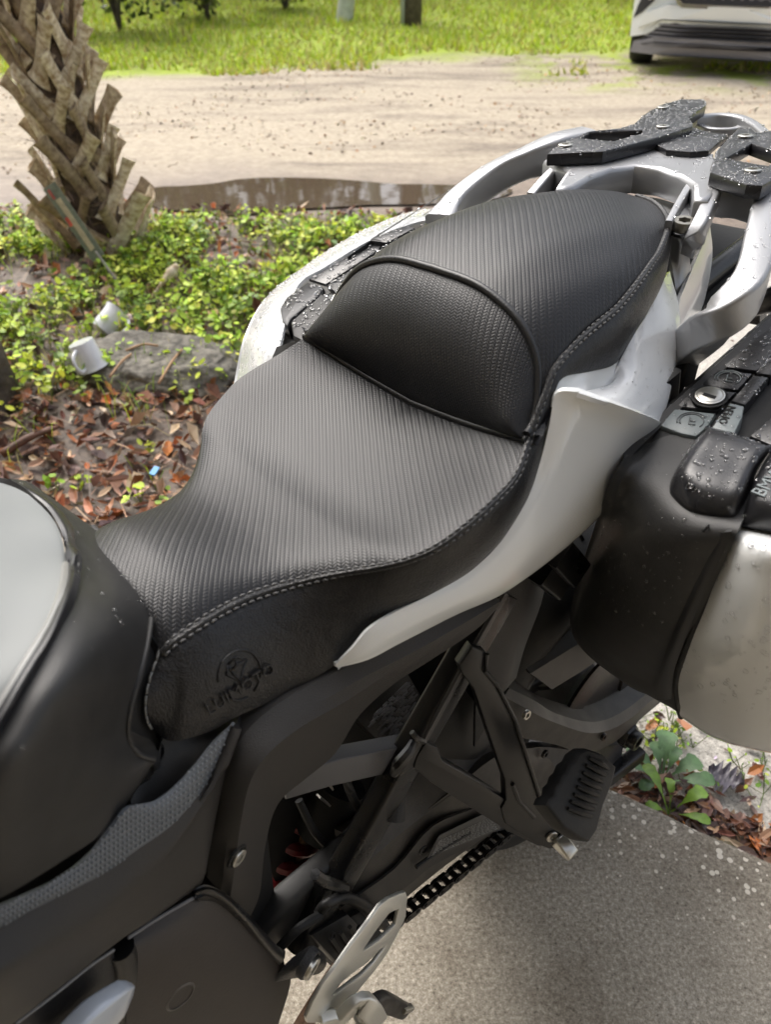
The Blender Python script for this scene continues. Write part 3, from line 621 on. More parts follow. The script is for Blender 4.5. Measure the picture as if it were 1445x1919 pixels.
def boot_mesh(kind, variant):
    g3 = np.random.default_rng(100+variant*7+kind); L_ = g3.uniform(.25, .33); secs = []
    for t in np.linspace(0, 1, 8):
        w_ = .032*(1-.12*t)+.008*max(0, t-.85)/.15+.022*max(0, .2-t)/.2; th = .013*(1-.35*t)+.004
        out = .009+.014*t+.03*max(0, t-.85)
        s = L_*t; bend = .005*math.sin(3*t+variant)
        secs.append((s, bend, out, w_*(.85+.3*((variant*37 % 10)/10)), th))
    V = []; pr = [(-1, -.35), (-.65, .45), (0, .75), (.65, .45), (1, -.35), (0, -.55)]
    for s, b, o_, w_, th in secs:
        for a, c in pr: V.append((a*w_+b, o_+c*th, s))
    k = len(pr); F = [(i*k+j, i*k+(j+1) % k, (i+1)*k+(j+1) % k, (i+1)*k+j) for i in range(7) for j in range(k)]+[tuple(range(k-1, -1, -1))]
    e = 7*k; V.append((.005, secs[-1][2]-.004, L_-.02)); F += [(e+j, e+(j+1) % k, len(V)-1) for j in range(k)]
    me = bpy.data.meshes.new('leaf_base'); me.from_pydata(V, [], F); me.materials.append(M_BOOT if kind else M_BOOT2); me.polygons.foreach_set('use_smooth', [True]*len(me.polygons)); me.set_sharp_from_angle(angle=R(50)); me.update()
    bm = bmesh.new(); bm.from_mesh(me); bmesh.ops.recalc_face_normals(bm, faces=bm.faces); bm.to_mesh(me); bm.free(); return me
BM = [boot_mesh(k % 3 > 0, k) for k in range(9)]
g4 = np.random.default_rng(77); n4 = 1500; a4 = g4.random(n4)*6.28; z4 = g4.random(n4)*2.2; r4 = np.array([prad(z) for z in z4])+g4.uniform(.0, .035, n4)
bulk('fibre', [leaves_geo(g4, np.stack([-.05*z4+np.cos(a4)*r4, np.sin(a4)*r4, z4], 1), g4.uniform(.05, .16, n4), np.full(n4, .003), .5, .9, pal(g4, n4, [(.22, .13, .07), (.42, .30, .18), (.12, .08, .05)]), 'blade')], M_LEAFD, 'stuff', palm)
nb = 0
for ring in range(26):
    z0 = -.02+ring*.095
    for j in range(7):
        a = 2*math.pi*(j/7+.5*(ring % 2)/7*1.0+.02*gp.normal())
        zz = z0+gp.normal(0, .02); r_ = prad(zz)
        o = bpy.data.objects.new('leaf_base', BM[gp.integers(0, 9)]); C.objects.link(o); o.parent = palm
        lean = (1 if ring % 2 else -1)*R(gp.uniform(28, 39)); outt = R(gp.uniform(1, 7))+R(5)*(gp.random() < .25) + (R(9) if ring < 2 else 0)
        # local: x across, y outward, z along -> outward = radial
        m_ = Matrix.Translation((-.05*zz+math.cos(a)*r_*.93, math.sin(a)*r_*.93, zz)) @ Matrix.Rotation(a-math.pi/2, 4, 'Z') @ Matrix.Rotation(-outt, 4, 'X') @ Matrix.Rotation(lean, 4, 'Y')
        sc_ = gp.uniform(.85, 1.15)*(1.2 if ring < 2 else 1); o.matrix_basis = m_ @ Matrix.Diagonal((sc_, sc_, sc_*.95, 1)); nb += 1

# ---- dark stump at the left edge
st = G(-22, 760, GZ); V, F = sweep_geo([(0, 0, -.05), (-.01, .02, .2), (-.06, .06, .55)], circ(.10, 18), scale=[1.35, 1, .9])
V = [(v[0]*(1+.2*noise.noise(Vector(v)*9)), v[1]*(1+.2*noise.noise(Vector(v)*9)), v[2]) for v in map(tuple, V)]
o = fixn(mesh_obj('tree_stump', V, F, M_BARK)); o.location = (st[0], st[1], GZ); tag(o, 'dark rough stump cut off by the left edge below the palm', 'stump')

# ---- flat rock
rk = G(290, 712, GZ); M_ROCK = mat('mossy_rock', (.055, .050, .040), .8, col2=(.24, .22, .18), vscale=24, bump=1, bscale=45, bdist=.01)
bm = bmesh.new(); bmesh.ops.create_icosphere(bm, subdivisions=5, radius=1)
for v in bm.verts:
    p = v.co.copy(); f_ = 1+.13*noise.fractal(p*1.6, 1, 2, 4); v.co = Vector((p.x*.34*f_, p.y*.19*f_, max(min(p.z, .62), -.6)*.105*f_+.01*noise.fractal(p*5, 1, 2, 4)))
me = bpy.data.meshes.new('rock'); bm.to_mesh(me); bm.free(); me.materials.append(M_ROCK); me.polygons.foreach_set('use_smooth', [True]*len(me.polygons))
rock = bpy.data.objects.new('rock', me); C.objects.link(rock); rock.location = (rk[0]+.01, rk[1]+.03, GZ+.035); rock.rotation_euler = (0, 0, R(-12)); tag(rock, 'flat dark grey rock lying in the weeds beside the white mug', 'rock')

# ---- mugs
M_CERAMIC = mat('white_ceramic', (.70, .71, .73), .22, coat=.6)
def mug(label, p, rot, h=.095, r=.046, pr=None):
    root = empty('mug', l=p); root.rotation_euler = rot; tag(root, label, 'mug', 'white mugs dumped by the rock')
    prof = [(0, 0), (r*.9, 0), (r*.93, .004), (r*.97, h*.75), (r*1.06, h*.93), (r*1.12, h), (r*1.04, h), (r*.9, h*.75), (r*.86, .008), (0, .006)]; V = []; F = []; k = len(prof); n_ = 36
    for i in range(n_):
        t = 2*math.pi*i/n_
        for a, z in prof: V.append((a*math.cos(t), a*math.sin(t), z))
    for i in range(n_):
        for j in range(k-1): F.append((i*k+j, ((i+1) % n_)*k+j, ((i+1) % n_)*k+j+1, i*k+j+1))
    weld(mesh_obj('cup', V, F, M_CERAMIC, root, sharp=50), 1e-6)
    V, F = sweep_geo([(r*.95, 0, h*.82), (r*1.45, 0, h*.85), (r*1.75, 0, h*.6), (r*1.6, 0, h*.3), (r*.93, 0, h*.16)], circ(.0075, 10, .0048), up=(0, 1, 0)); fixn(mesh_obj('handle', V, F, M_CERAMIC, root))
    return root
mp_ = G(150, 641, .128); m1 = mug('white mug lying upside down on the left end of the flat rock', tuple(mp_), (0, 0, 0), .098, .048)
_z = Vector((.30, -.12, -.93)).normalized(); _x = Vector((-.22, -.95, .2)); _x = (_x-_z*_x.dot(_z)).normalized(); _y = _z.cross(_x); m1.rotation_euler = Matrix((_x, _y, _z)).transposed().to_euler()
mp_ = G(192, 632, GZ+.02); mug('second white mug half hidden by weeds behind the rock', (mp_[0], mp_[1], GZ+.045), (R(-62), R(8), R(-35)), .105, .050)

# ---- small litter
M_BLUE = mat('blue_plastic', (.03, .28, .60), .35)
bp_ = G(290, 886, GZ+.05); V, F = box_geo(-.009, .009, -.016, .016, 0, .006); o = fixn(mesh_obj('plastic_scrap', V, F, M_BLUE, smooth=False)); o.location = (bp_[0], bp_[1], bp_[2]+.004); o.rotation_euler = (.25, .1, R(-18)); tag(o, 'small bright blue plastic scrap on the brown fallen leaves', 'litter')
pk = G(246, 603, GZ+.03); bm = bmesh.new(); bmesh.ops.create_icosphere(bm, subdivisions=3, radius=.02)
for v in bm.verts: v.co *= 1+.3*noise.noise(v.co*60); v.co.z *= .6
me = bpy.data.meshes.new('paper_scrap'); bm.to_mesh(me); bm.free(); me.materials.append(mat('pinkish_paper', (.6, .45, .45), .8)); o = bpy.data.objects.new('paper_scrap', me); C.objects.link(o); o.location = (pk[0], pk[1], GZ+.05); tag(o, 'crumpled pinkish paper scrap at the back edge of the rock', 'litter')

# ---- weathered sign stake leaning on the palm
M_STAKE = mat('grey_stick', (.30, .28, .23), .8, var=.3, vscale=40)
a = np.array(G(265, 592, GZ)); 
pcx, pcy = palm.location.x, palm.location.y
def on_plane_y(px, py, yv):
    u = (px-722.5)/FPX; v = (py-959.5)/FPX; d = np.array([u, math.cos(PITCH)-v*math.sin(PITCH), -math.sin(PITCH)-v*math.cos(PITCH)]); return d*(yv/d[1])+np.array([0, 0, HCAM])
b = on_plane_y(92, 346, pcy-.30); mm = on_plane_y(176, 468, pcy-.36)
stake = empty('garden_stake', l=tuple(a)); tag(stake, 'faded red and cream marker board on a thin stick, leaning on the palm', 'stake')
V, F = sweep_geo([np.zeros(3), mm-a, (mm-a)+(b-mm)*.9], circ(.0065, 8), smooth_in=False); fixn(mesh_obj('stick', V, F, M_STAKE, stake))
dv = (b-mm); L_ = np.linalg.norm(dv); dv /= L_; sd = np.cross(dv, [0, -1, 0]); sd /= np.linalg.norm(sd); nn = np.cross(sd, dv)
def strip(name, t0, t1, s0, s1, off, col):
    V = [(mm-a)+dv*t*L_+sd*s-np.array([0, .012+off+q, 0]) for q in (0, -.004) for t, s in ((t0, s0), (t1, s0), (t1, s1), (t0, s1))]
    fixn(mesh_obj(name, V, [(0, 1, 2, 3), (7, 6, 5, 4), (0, 4, 5, 1), (1, 5, 6, 2), (2, 6, 7, 3), (3, 7, 4, 0)], mat('faded_'+name, col, .7, var=.25, vscale=30), stake, smooth=False))
strip('board', -.12, 1, -.034, .034, 0, (.20, .22, .17)); strip('cream_stripe', .02, .80, -.010, .014, .005, (.52, .44, .30)); strip('red_stripe', .42, .55, -.024, -.008, .006, (.6, .10, .07)); strip('red_stripe', .82, .96, -.016, -.006, .006, (.5, .12, .10))
# fallen frond butt and branch
q0 = np.array(G(262, 592, GZ)); q1 = on_plane_y(300, 535, q0[1]+.12); q2 = on_plane_y(332, 497, q0[1]+.2)
V, F = sweep_geo([q0-q0, q1-q0, (q1-q0)*.35+(q2-q0)*.65, q2-q0], circ(.012, 8), scale=[.5, .6, 2.0, 1.0]); o = fixn(mesh_obj('dead_stalk', V, F, M_BOOT)); o.location = tuple(q0); tag(o, 'dead brown stalk with a thick tip, rising right of the stick', 'stalk')
q0 = np.array(G(2, 852, GZ+.03)); q1 = np.array(G(108, 800, GZ+.05)); V, F = sweep_geo([(0, 0, 0), (q1-q0)*.5+[0, 0, .012], q1-q0], circ(.014, 8), scale=[1, .9, .5]); o = fixn(mesh_obj('fallen_branch', V, F, mat('wet_branch', (.13, .06, .035), .5, var=.4, vscale=40))); o.location = tuple(q0); tag(o, 'wet reddish brown branch among leaves at the left edge', 'branch')
for k, (p0, p1, lb) in enumerate((((235, 657), (296, 648), 'straight tan twig across the middle of the flat rock'), ((205, 706), (245, 664), 'curved tan twig over the front of the rock'), ((297, 718), (340, 655), 'reddish twig leaning on the right part of the rock'))):
    a_ = np.array(G(*p0, GZ+.10)); b_ = np.array(G(*p1, GZ+.105)); V, F = sweep_geo([np.zeros(3), (b_-a_)*.5+[.004, .01, .01], b_-a_], circ(.0045, 7)); o = fixn(mesh_obj('twig', V, F, mat('tan_twig', (.40, .24, .13), .7))); o.location = tuple(a_); tag(o, lb, 'twig', 'twigs lying on the flat rock')

# ---- leaves and plants beside the slab on the right
def big_leaf(label, px, py, L_, Wd, ang, col, lobes=0, curl=.25, z=.012):
    L_ *= .8; Wd *= .75
    p = G(px, py, GZ); g3 = np.random.default_rng(int(px)); V = [(0, 0, 0)]; n_ = 30; F = []
    pts = []
    for i in range(n_+1):
        t = i/n_; wv = math.sin(math.pi*t**.85)**.8*(1+(.45*math.sin(lobes*2*math.pi*t+1) if lobes else 0)); pts.append((t, wv))
    V = []
    for t, wv in pts:
        zz = curl*L_*(t-.5)**2
        for s, k in ((-1, 1), (-.5, .4), (0, 0), (.5, .4), (1, 1)): V.append(((t-.5)*L_, s*wv*Wd/2, zz+k*Wd*.18*(1+.5*g3.normal()*.3)+.002*g3.normal()))
    F = [(i*5+j, i*5+j+1, (i+1)*5+j+1, (i+1)*5+j) for i in range(n_) for j in range(4)]
    lv = mesh_obj('fallen_leaf', V, F, mat('wet_dead_leaf', col, .3, var=.35, vscale=60, bump=.4, bscale=300)); lv.location = (p[0], p[1], ground_z(p[0], p[1])+z); lv.rotation_euler = (g3.normal()*.12, g3.normal()*.12, R(ang)); tag(lv, label, 'leaf', 'dead leaves on the grit beside the slab')
for a_ in (('orange brown oval leaf on the pale grit, just right of the axle nut', 1222, 1368, .075, .026, 38, (.34, .15, .06)),
           ('narrow reddish leaf on the pale grit at the right edge', 1415, 1458, .055, .020, -85, (.20, .09, .07)),
           ('dark red leaf tucked under the bottom of the pannier', 1408, 1412, .055, .022, -20, (.14, .06, .05)),
           ('dark brown glossy leaf under the green rosette', 1190, 1466, .085, .032, 8, (.13, .05, .03)),
           ('black curled leaf tip poking out under the pannier', 1318, 1375, .05, .02, -25, (.12, .05, .03)),
           ('large purplish grey shrivelled leaf right of the green rosette', 1355, 1475, .085, .085, -40, (.10, .09, .11), 5, .8),
           ('long wet brown leaf along the slab edge below the purplish one', 1330, 1535, .15, .06, -38, (.15, .08, .065), 3, .4),
           ('wet leaf with a pale rib along the slab edge, right of the long one', 1395, 1562, .13, .055, -30, (.24, .13, .09), 3, .4),
           ('dark wet leaf wedged against the slab between rosette and seedling', 1300, 1550, .12, .05, -50, (.10, .065, .07), 3, .5),
           ('leaf corner at the right edge against the slab', 1425, 1590, .13, .055, -35, (.20, .09, .05), 2, .3)):
    big_leaf(*a_)
M_ROSETTE = mat('dull_green_leaf', (.10, .19, .075), .5, var=.25, vscale=40, bump=.4, bscale=150)
M_SEEDL = mat('bright_green_leaf', (.19, .33, .04), .45, var=.2, vscale=60, bump=.3, bscale=200)
def rosette(name, label, cat, px, py, specs, m):
    p = G(px, py, GZ); root = empty(name, l=(p[0], p[1], ground_z(p[0], p[1]))); tag(root, label, cat)
    for k, (ang, L_, Wd, rise) in enumerate(specs):
        V = []; n_ = 16; a_ = R(ang); wob = .12*math.sin(k*2.1)
        for i in range(n_+1):
            t = i/n_; wv = (.12+.88*max(0, (t-.25)/.75)**.6*math.sqrt(max(0, 1-((t-.68)/.34)**2)) if t > .34 else .10)*(1+.12*math.sin(t*26))
            wv = min(wv, 1)*(1 if i < n_ else .1); rr = L_*t; zz = .006+rise*L_*math.sin(t*2.1)
            for s, kk in ((-1, .12), (0, 0), (1, .12)): V.append((rr*math.cos(a_+wob*t)-s*wv*Wd/2*math.sin(a_), rr*math.sin(a_+wob*t)+s*wv*Wd/2*math.cos(a_), zz+kk*wv*Wd))
        F = [(i*3+j, i*3+j+1, (i+1)*3+j+1, (i+1)*3+j) for i in range(n_) for j in range(2)]; mesh_obj('leaf', V, F, m, root)
rosette('rosette_weed', 'dull green rosette weed with broad toothed leaves beside the slab', 'weed', 1238, 1472, [(75, .095, .05, .5), (130, .085, .035, .4), (165, .10, .032, .35), (20, .085, .045, .4), (-15, .095, .04, .35), (100, .07, .035, .6), (205, .06, .03, .4), (50, .07, .03, .6)], M_ROSETTE)
rosette('seedling', 'bright green seedling growing out at the slab edge below the rosette', 'weed', 1252, 1530, [(20, .075, .034, .6), (-35, .07, .026, .5), (125, .085, .03, .7), (175, .05, .024, .5), (80, .055, .022, .8)], M_SEEDL)
g = np.random.default_rng(21); n = 46; cx = np.r_[g.normal(.56, .035, 26), g.normal(.75, .05, 12), g.normal(.66, .05, 8)]; cy = np.r_[g.normal(.905, .04, 26), g.normal(.80, .03, 12), g.normal(1.0, .04, 8)]; k = dslab(cx, cy) > .03; cx, cy = cx[k], cy[k]
bulk('clover_sprigs', weeds(np.stack([cx, cy, ground_z(cx, cy)], 1), 4, .025, .38), M_LEAFG)
g = np.random.default_rng(23); n = 900; a_ = g.uniform(-.05, 1.2, n); d_ = np.abs(g.normal(.015, .055, n))+.012; q_ = EA+ed*a_[:, None]+en*d_[:, None]
P = np.stack([q_[:, 0], q_[:, 1], ground_z(q_[:, 0], q_[:, 1])+g.uniform(.002, .03, n)], 1); L = g.uniform(.014, .05, n)
bulk('slab_edge_litter', [leaves_geo(g, P, L, L*g.uniform(.25, .55, n), .8, .35, pal(g, n, DEAD))], M_LEAFD)
g = np.random.default_rng(22); n = 1500; x = g.uniform(.2, 1.6, n); y = g.uniform(.4, 2.6, n); k = dslab(x, y) > .02; x, y = x[k], y[k]; n = len(x)
P = np.stack([x, y, ground_z(x, y)+.003], 1); gs = []
V, F, Cc = leaves_geo(g, P, g.uniform(.004, .013, n), g.uniform(.004, .01, n), .8, .3, pal(g, n, [(.6, .56, .48), (.3, .27, .23), (.75, .72, .66), (.2, .17, .14)]))
bulk('grit_pebbles', [(V, F, Cc)], col_attr_mat('pebble', .8))

# ---- the parked car
M_CARP = mat('silver_car_paint', (.78, .80, .77), .3, metal=.1, coat=1); M_CARB = mat('car_black_plastic', (.022, .021, .024), .45); M_CARG = mat('car_grey_trim', (.22, .21, .215), .4); M_CHROME = mat('car_chrome', (.7, .7, .7), .15, metal=1)
M_GLASS = mat('car_glass', (.02, .025, .03), .05, coat=1); M_LAMP = mat('car_lamp', (.75, .75, .72), .15, coat=1)
cl = np.array(G(1190, 116, GZ))[:2]; crr = np.array(G(1437, 131, GZ))[:2]; dx_ = crr-cl; ctr = (cl+crr)/2
_a = math.atan2(dx_[1], dx_[0]); _l = np.array([-.86*1.72/1.9, .85*1.72/1.9]); _c = np.array([_l[0]*math.cos(_a)-_l[1]*math.sin(_a), _l[0]*math.sin(_a)+_l[1]*math.cos(_a)])
car = empty('parked_car', l=(cl[0]-_c[0]+.03, cl[1]-_c[1], GZ), rz=_a); tag(car, 'silver suv parked on the grass facing the camera, at the top right', 'car')
CS = 1.72/1.9   # overall size
def cm(name, V, F, m, sharp=35, parent=None): return fixn(mesh_obj(name, [(v[0]*CS, v[1]*CS, v[2]*CS) for v in V], F, m, parent or car, sharp=sharp))
def loft(secs):
    k = len(secs[0]); V = [p for s in secs for p in s]; F = [(i*k+j, i*k+(j+1) % k, (i+1)*k+(j+1) % k, (i+1)*k+j) for i in range(len(secs)-1) for j in range(k)]
    return V, F+[tuple(range(k)), tuple(range(len(V)-1, len(V)-k-1, -1))]
def csec(y, hw, z0, z1, top):   # a closed cross-section seen from the front
    return [(-hw*.92, y, z0), (-hw, y, z0+.15), (-hw, y, (z0+z1)/2), (-hw*.97, y, z1-.08), (-top, y, z1), (0, y, z1+.03), (top, y, z1), (hw*.97, y, z1-.08), (hw, y, (z0+z1)/2), (hw, y, z0+.15), (hw*.92, y, z0)]
V, F = loft([csec(.10, .70, .42, .80, .60), csec(.16, .86, .40, .90, .70), csec(.40, .93, .34, 1.0, .78), csec(1.1, .955, .30, 1.09, .82), csec(1.5, .96, .30, 1.14, .82), csec(4.2, .96, .32, 1.16, .8), csec(4.8, .9, .42, 1.1, .75)]); cm('body', V, F, M_CARP, 50)
V, F = loft([[(-.74, 1.5, 1.14), (-.74, 1.55, 1.15), (.74, 1.55, 1.15), (.74, 1.5, 1.14)], [(-.62, 2.3, 1.55), (-.62, 2.35, 1.66), (.62, 2.35, 1.66), (.62, 2.3, 1.55)], [(-.6, 4.0, 1.5), (-.6, 4.0, 1.68), (.6, 4.0, 1.68), (.6, 4.0, 1.5)], [(-.7, 4.6, 1.1), (-.7, 4.62, 1.16), (.7, 4.62, 1.16), (.7, 4.6, 1.1)]]); cm('cabin', V, F, M_GLASS, 50)
def band(pts_in, ydepth=None, y=None):   # polygon strip on the curved nose
    pass
def nose(x): return .0+.16*(abs(x)/.9)**3.2          # how far back the nose curves
def npanel(name, outline, m, off, th=.05, parent=None):
    """outline in (x, z); panel laid on the curved nose, off = how proud"""
    O = []; 
    for i in range(len(outline)):
        a_, b_ = np.array(outline[i]), np.array(outline[(i+1) % len(outline)]); ns = max(1, int(abs(b_[0]-a_[0])/.12))
        for t in range(ns): O.append(a_+(b_-a_)*t/ns)
    n_ = len(O); V = [(p[0], nose(p[0])-off, p[1]) for p in O]+[(p[0], nose(p[0])-off+th, p[1]) for p in O]
    me_F = [(i, (i+1) % n_, n_+(i+1) % n_, n_+i) for i in range(n_)]
    bm = bmesh.new(); vs_ = [bm.verts.new((v[0]*CS, v[1]*CS, v[2]*CS)) for v in V]
    for f in me_F: bm.faces.new([vs_[i] for i in f])
    f1 = bm.faces.new(vs_[:n_]); f2 = bm.faces.new(vs_[n_:][::-1]); bmesh.ops.triangulate(bm, faces=[f1, f2]); bmesh.ops.recalc_face_normals(bm, faces=bm.faces)
    me = bpy.data.meshes.new(name); bm.to_mesh(me); bm.free(); me.materials.append(m); o = bpy.data.objects.new(name, me); C.objects.link(o); o.parent = parent or car; return o
bump_ = npanel('bumper', [(-.93, .33), (-.80, .36), (-.62, .50), (.62, .50), (.80, .36), (.93, .33), (.95, .62), (.93, .95), (-.93, .95), (-.95, .62)], M_CARP, .02, .3)
npanel('bumper_fold', [(-.86, .42), (-.64, .515), (.64, .515), (.86, .42), (.80, .56), (.60, .64), (-.60, .64), (-.80, .56)], M_CARP, .055, .1)
npanel('lower_intake', [(-.82, .31), (-.60, .485), (.60, .485), (.82, .31)], M_CARB, .015, .1)
for i in range(4): zz = .35+i*.036; npanel('intake_slat', [(-.76+i*.035, zz), (.76-i*.035, zz), (.75-i*.035, zz+.012), (-.75+i*.035, zz+.012)], M_CARG, .03, .03)
npanel('lower_lip', [(-.90, .20), (.90, .20), (.88, .29), (.68, .345), (.60, .36), (-.60, .36), (-.68, .345), (-.88, .29)], M_CARG, .06, .14)
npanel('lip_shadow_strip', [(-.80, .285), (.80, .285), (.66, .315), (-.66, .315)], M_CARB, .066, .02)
npanel('grille_surround', [(-.52, .66), (-.46, .62), (.46, .62), (.52, .66), (.60, .95), (-.60, .95)], M_CHROME, .05, .1)
gpn = npanel('grille', [(-.50, .69), (-.45, .655), (.45, .655), (.50, .69), (.56, .95), (-.56, .95)], M_CARB, .058, .05)
hexs = []
for r_ in range(6):
    for c_ in range(12):
        hx = -.48+c_*.088+(.044 if r_ % 2 else 0); hz = .70+r_*.045
        if abs(hx) > .49: continue
        for q in range(6):
            a0, a1 = math.pi*q/3, math.pi*(q+1)/3
            p0 = (hx+.042*math.cos(a0), nose(hx)-.062, hz+.022*math.sin(a0)); p1 = (hx+.042*math.cos(a1), nose(hx)-.062, hz+.022*math.sin(a1))
            if q in (1, 2, 0): hexs.append(sweep_geo([p0, p1], [(-.004, -.004), (.004, -.004), (.004, .004), (-.004, .004)], smooth_in=False))
V, F = join_geo(hexs); cm('grille_mesh', V, F, M_CARG, parent=None)
for s in (-1, 1):
    npanel('lamp_pocket', [(s*.93, .50), (s*.90, .62), (s*.84, .78), (s*.72, .78), (s*.74, .66), (s*.84, .56)], M_CARB, .03, .06)
    V, F = disc_geo((0, 0, 0), (0, -1, 0), .032, .02, 16, .02); V = [v+np.array([s*.79, nose(.79)-.035, .70]) for v in map(np.array, V)]; cm('fog_lamp', V, F, M_LAMP)
    V, F = disc_geo((0, 0, 0), (-1, 0, 0), .36, .24, 32, .2); V = [v+np.array([s*.83+.12, .85, .36]) for v in map(np.array, V)]; cm('wheel', V, F, M_RUBBER)
    V, F = disc_geo((0, 0, 0), (-1, 0, 0), .36, .24, 32, .2); V = [v+np.array([s*.83+.12, 3.8, .36]) for v in map(np.array, V)]; cm('wheel', V, F, M_RUBBER)
    npanel('headlamp', [(s*.92, .93), (s*.88, 1.02), (s*.50, .99), (s*.52, .95)], M_LAMP, .03, .1)

# ================================================================== THE MOTORCYCLE
o0 = _bw((0, 0, 0)); ex, ey, ez = _bw((1, 0, 0))-o0, -(_bw((0, 1, 0))-o0), _bw((0, 0, 1))-o0
MW = Matrix(((ex[0], ey[0], ez[0], o0[0]), (ex[1], ey[1], ez[1], o0[1]), (ex[2], ey[2], ez[2], o0[2]+HCAM), (0, 0, 0, 1)))
bike = empty('motorcycle', MW); tag(bike, 'pale grey and black touring motorcycle with a black woven seat', 'motorcycle')
def mir(P): return np.array(P)*np.array([1, -1, 1])
def sub(name, parent=bike):
    o = empty(name, None); o.parent = parent; return o

# ---------------------------------------------------------------- seat
seat = sub('seat')
SR = [(302, 1222, .082), (320, 1200, .082), (340, 1185, .082), (380, 1158, .082), (420, 1135, .080), (460, 1116, .080), (500, 1102, .083), (550, 1088, .090), (600, 1077, .102), (650, 1069, .117), (700, 1062, .134), (735, 1055, .146), (770, 1045, .156), (810, 1027, .164), (850, 1000, .169), (885, 972, .172), (920, 940, .172), (965, 890, .168), (988, 828, .156)]
SP = [(1000, 790, .151), (1020, 740, .146), (1040, 690, .140), (1080, 640, .136), (1115, 608, .135), (1150, 580, .134), (1175, 552, .130), (1200, 520, .124), (1220, 492, .115), (1235, 470, .106), (1250, 430, .086), (1247, 405, .060), (1225, 381, .030)]
seam_r = [W(*p) for p in SR]; seam_p = [W(*p) for p in SP]
TAIL = B(.074, 0, 1.057)
Lh = [B(-.277, 0, .936), B(-.279, .06, .942), B(-.284, .11, .952), seam_r[-1]]
Uh = [B(-.243, 0, 1.060), B(-.243, .05, 1.058), B(-.244, .086, 1.048), B(-.246, .111, 1.034), B(-.251, .130, 1.013), B(-.261, .141, .991), B(-.275, .149, .972), seam_r[-1]+[.001, -.002, .004]]
NV = 33
def full(half, n=NV):
    h = resample(cat_rom(half, 6), n); return np.concatenate([mir(h[::-1]), h[1:]])
st = []
ctr_z = np.interp
for i, e in enumerate(seam_r[:-1]):
    t = i/(len(seam_r)-1)
    zc_off = np.interp(t, [0, .25, .5, .7, .85, 1], [.027, .014, -.004, -.022, -.028, -.026]); sc_ = e[0]+np.interp(t, [0, .3, .7, 1], [-.000, 0, .004, .012])
    h = []
    for q in np.linspace(0, 1, NV):
        k_ = 1-q**(2.0 if t < .4 else 2.4); zz = e[2]+zc_off*k_ + .006*(1-q**8)*(1 if t > .2 else t*5); h.append([e[0]+(sc_-e[0])*k_, e[1]*q, zz-.006*(1-0)*(0)])
    h = np.array(h); st.append(np.concatenate([mir(h[::-1]), h[1:]]))
L = full(Lh); st.append(L)
P = cat_rom(np.array(st), 3, 0)
rp = sheet('rider_panel', P, M_WEAVE, seat, smooth_in=False, thick=.012, uvm='flat')
U = full(Uh); bo = []
for t in np.linspace(0, 1, 12):
    c = L*(1-t)+U*t; wgt = np.clip(1-(np.abs(np.linspace(-1, 1, len(L))))**12, 0, 1)[:, None]
    c = c+np.array([-.021, 0, .010])*math.sin(math.pi*t)**.8*wgt; bo.append(c)
bp_o = sheet('bolster_panel', bo, M_WEAVE_B, seat, smooth_in=False, thick=.012, uvm='arc')
oh = [TAIL]+seam_p[::-1]+[seam_r[-1]+[.004, .0, .006]]; Oh = resample(cat_rom(oh, 5), NV); Oc = np.concatenate([mir(Oh[::-1]), Oh[1:]])
pn = []
for t in np.linspace(0, 1, 34):
    c = U*(1-t)+Oc*t; ln = np.linalg.norm(Oc-U, axis=1)[:, None]
    c = c + np.concatenate([np.zeros((len(U), 2)), .085*ln*(1-abs(2*t-1)**2.4)*(1 if 1 else 0)], 1); pn.append(c)
pp_o = sheet('passenger_panel', pn, M_WEAVE_P, seat, smooth_in=False, thick=.012, uvm='flat')
# piping along both edges of the raised front
rods('piping', [sweep_geo(c+np.array([0, 0, .002]), circ(.0035, 10), smooth_in=False) for c in (L, U)], M_PIPE, seat)
# skirt
SKB = [(292, 1372, .100), (312, 1387, .108), (340, 1387, .113), (395, 1370, .116), (440, 1345, .117), (490, 1322, .118), (545, 1295, .120), (600, 1265, .126), (650, 1228, .132), (690, 1182, .138), (735, 1153, .146), (775, 1132, .152), (815, 1112, .156), (850, 1093, .158), (885, 1070, .160), (915, 1042, .161), (945, 1010, .161), (990, 935, .160), (1015, 862, .156)]
SKP = [(1027, 800, .152), (1038, 745, .150), (1056, 708, .147), (1108, 696, .144), (1150, 684, .143), (1172, 655, .142), (1202, 605, .136), (1228, 562, .129), (1243, 530, .121), (1252, 500, .112), (1259, 450, .092), (1259, 420, .066), (1240, 393, .034)]
def skirt(top, bots, bulge):
    rows = []
    for a, b in zip(top, bots):
        bl = np.linalg.norm(b-a); o = np.array([0, 1, .15]); rows.append([a, a+(b-a)*.12+o*bulge*.9*bl, a+(b-a)*.4+o*bulge*1.3*bl, a+(b-a)*.75+o*bulge*.8*bl, b])
    return rows
bots_r = [W(*p) for p in SKB]; bots_p = [W(*p) for p in SKP]
skr = skirt(seam_r, bots_r, .085)
skr[0] = [seam_r[0], W(287, 1262, .090), W(277, 1305, .098), W(278, 1345, .101), bots_r[0]]
sk_all = skr+skirt(seam_p, bots_p, .12)+skirt([TAIL+[.002, 0, 0]], [TAIL+[.012, 0, -.03]], 0)
sk1 = sheet('skirt', sk_all, M_LEATHER, seat, k=5, ku=5, thick=.006)
sk2 = sheet('skirt', sk_all, M_LEATHER, seat, k=3, thick=.006, mirror=True)
nose_c = [W(178, 995, -.080), W(214, 1026, -.05), W(250, 1064, -.01), W(278, 1103, .022), W(295, 1155, .052), seam_r[0]]
nz_row = full([B(seam_r[0][0]-.000, 0, seam_r[0][2]+.033), B(seam_r[0][0], .05, seam_r[0][2]+.022), seam_r[0]], 12)
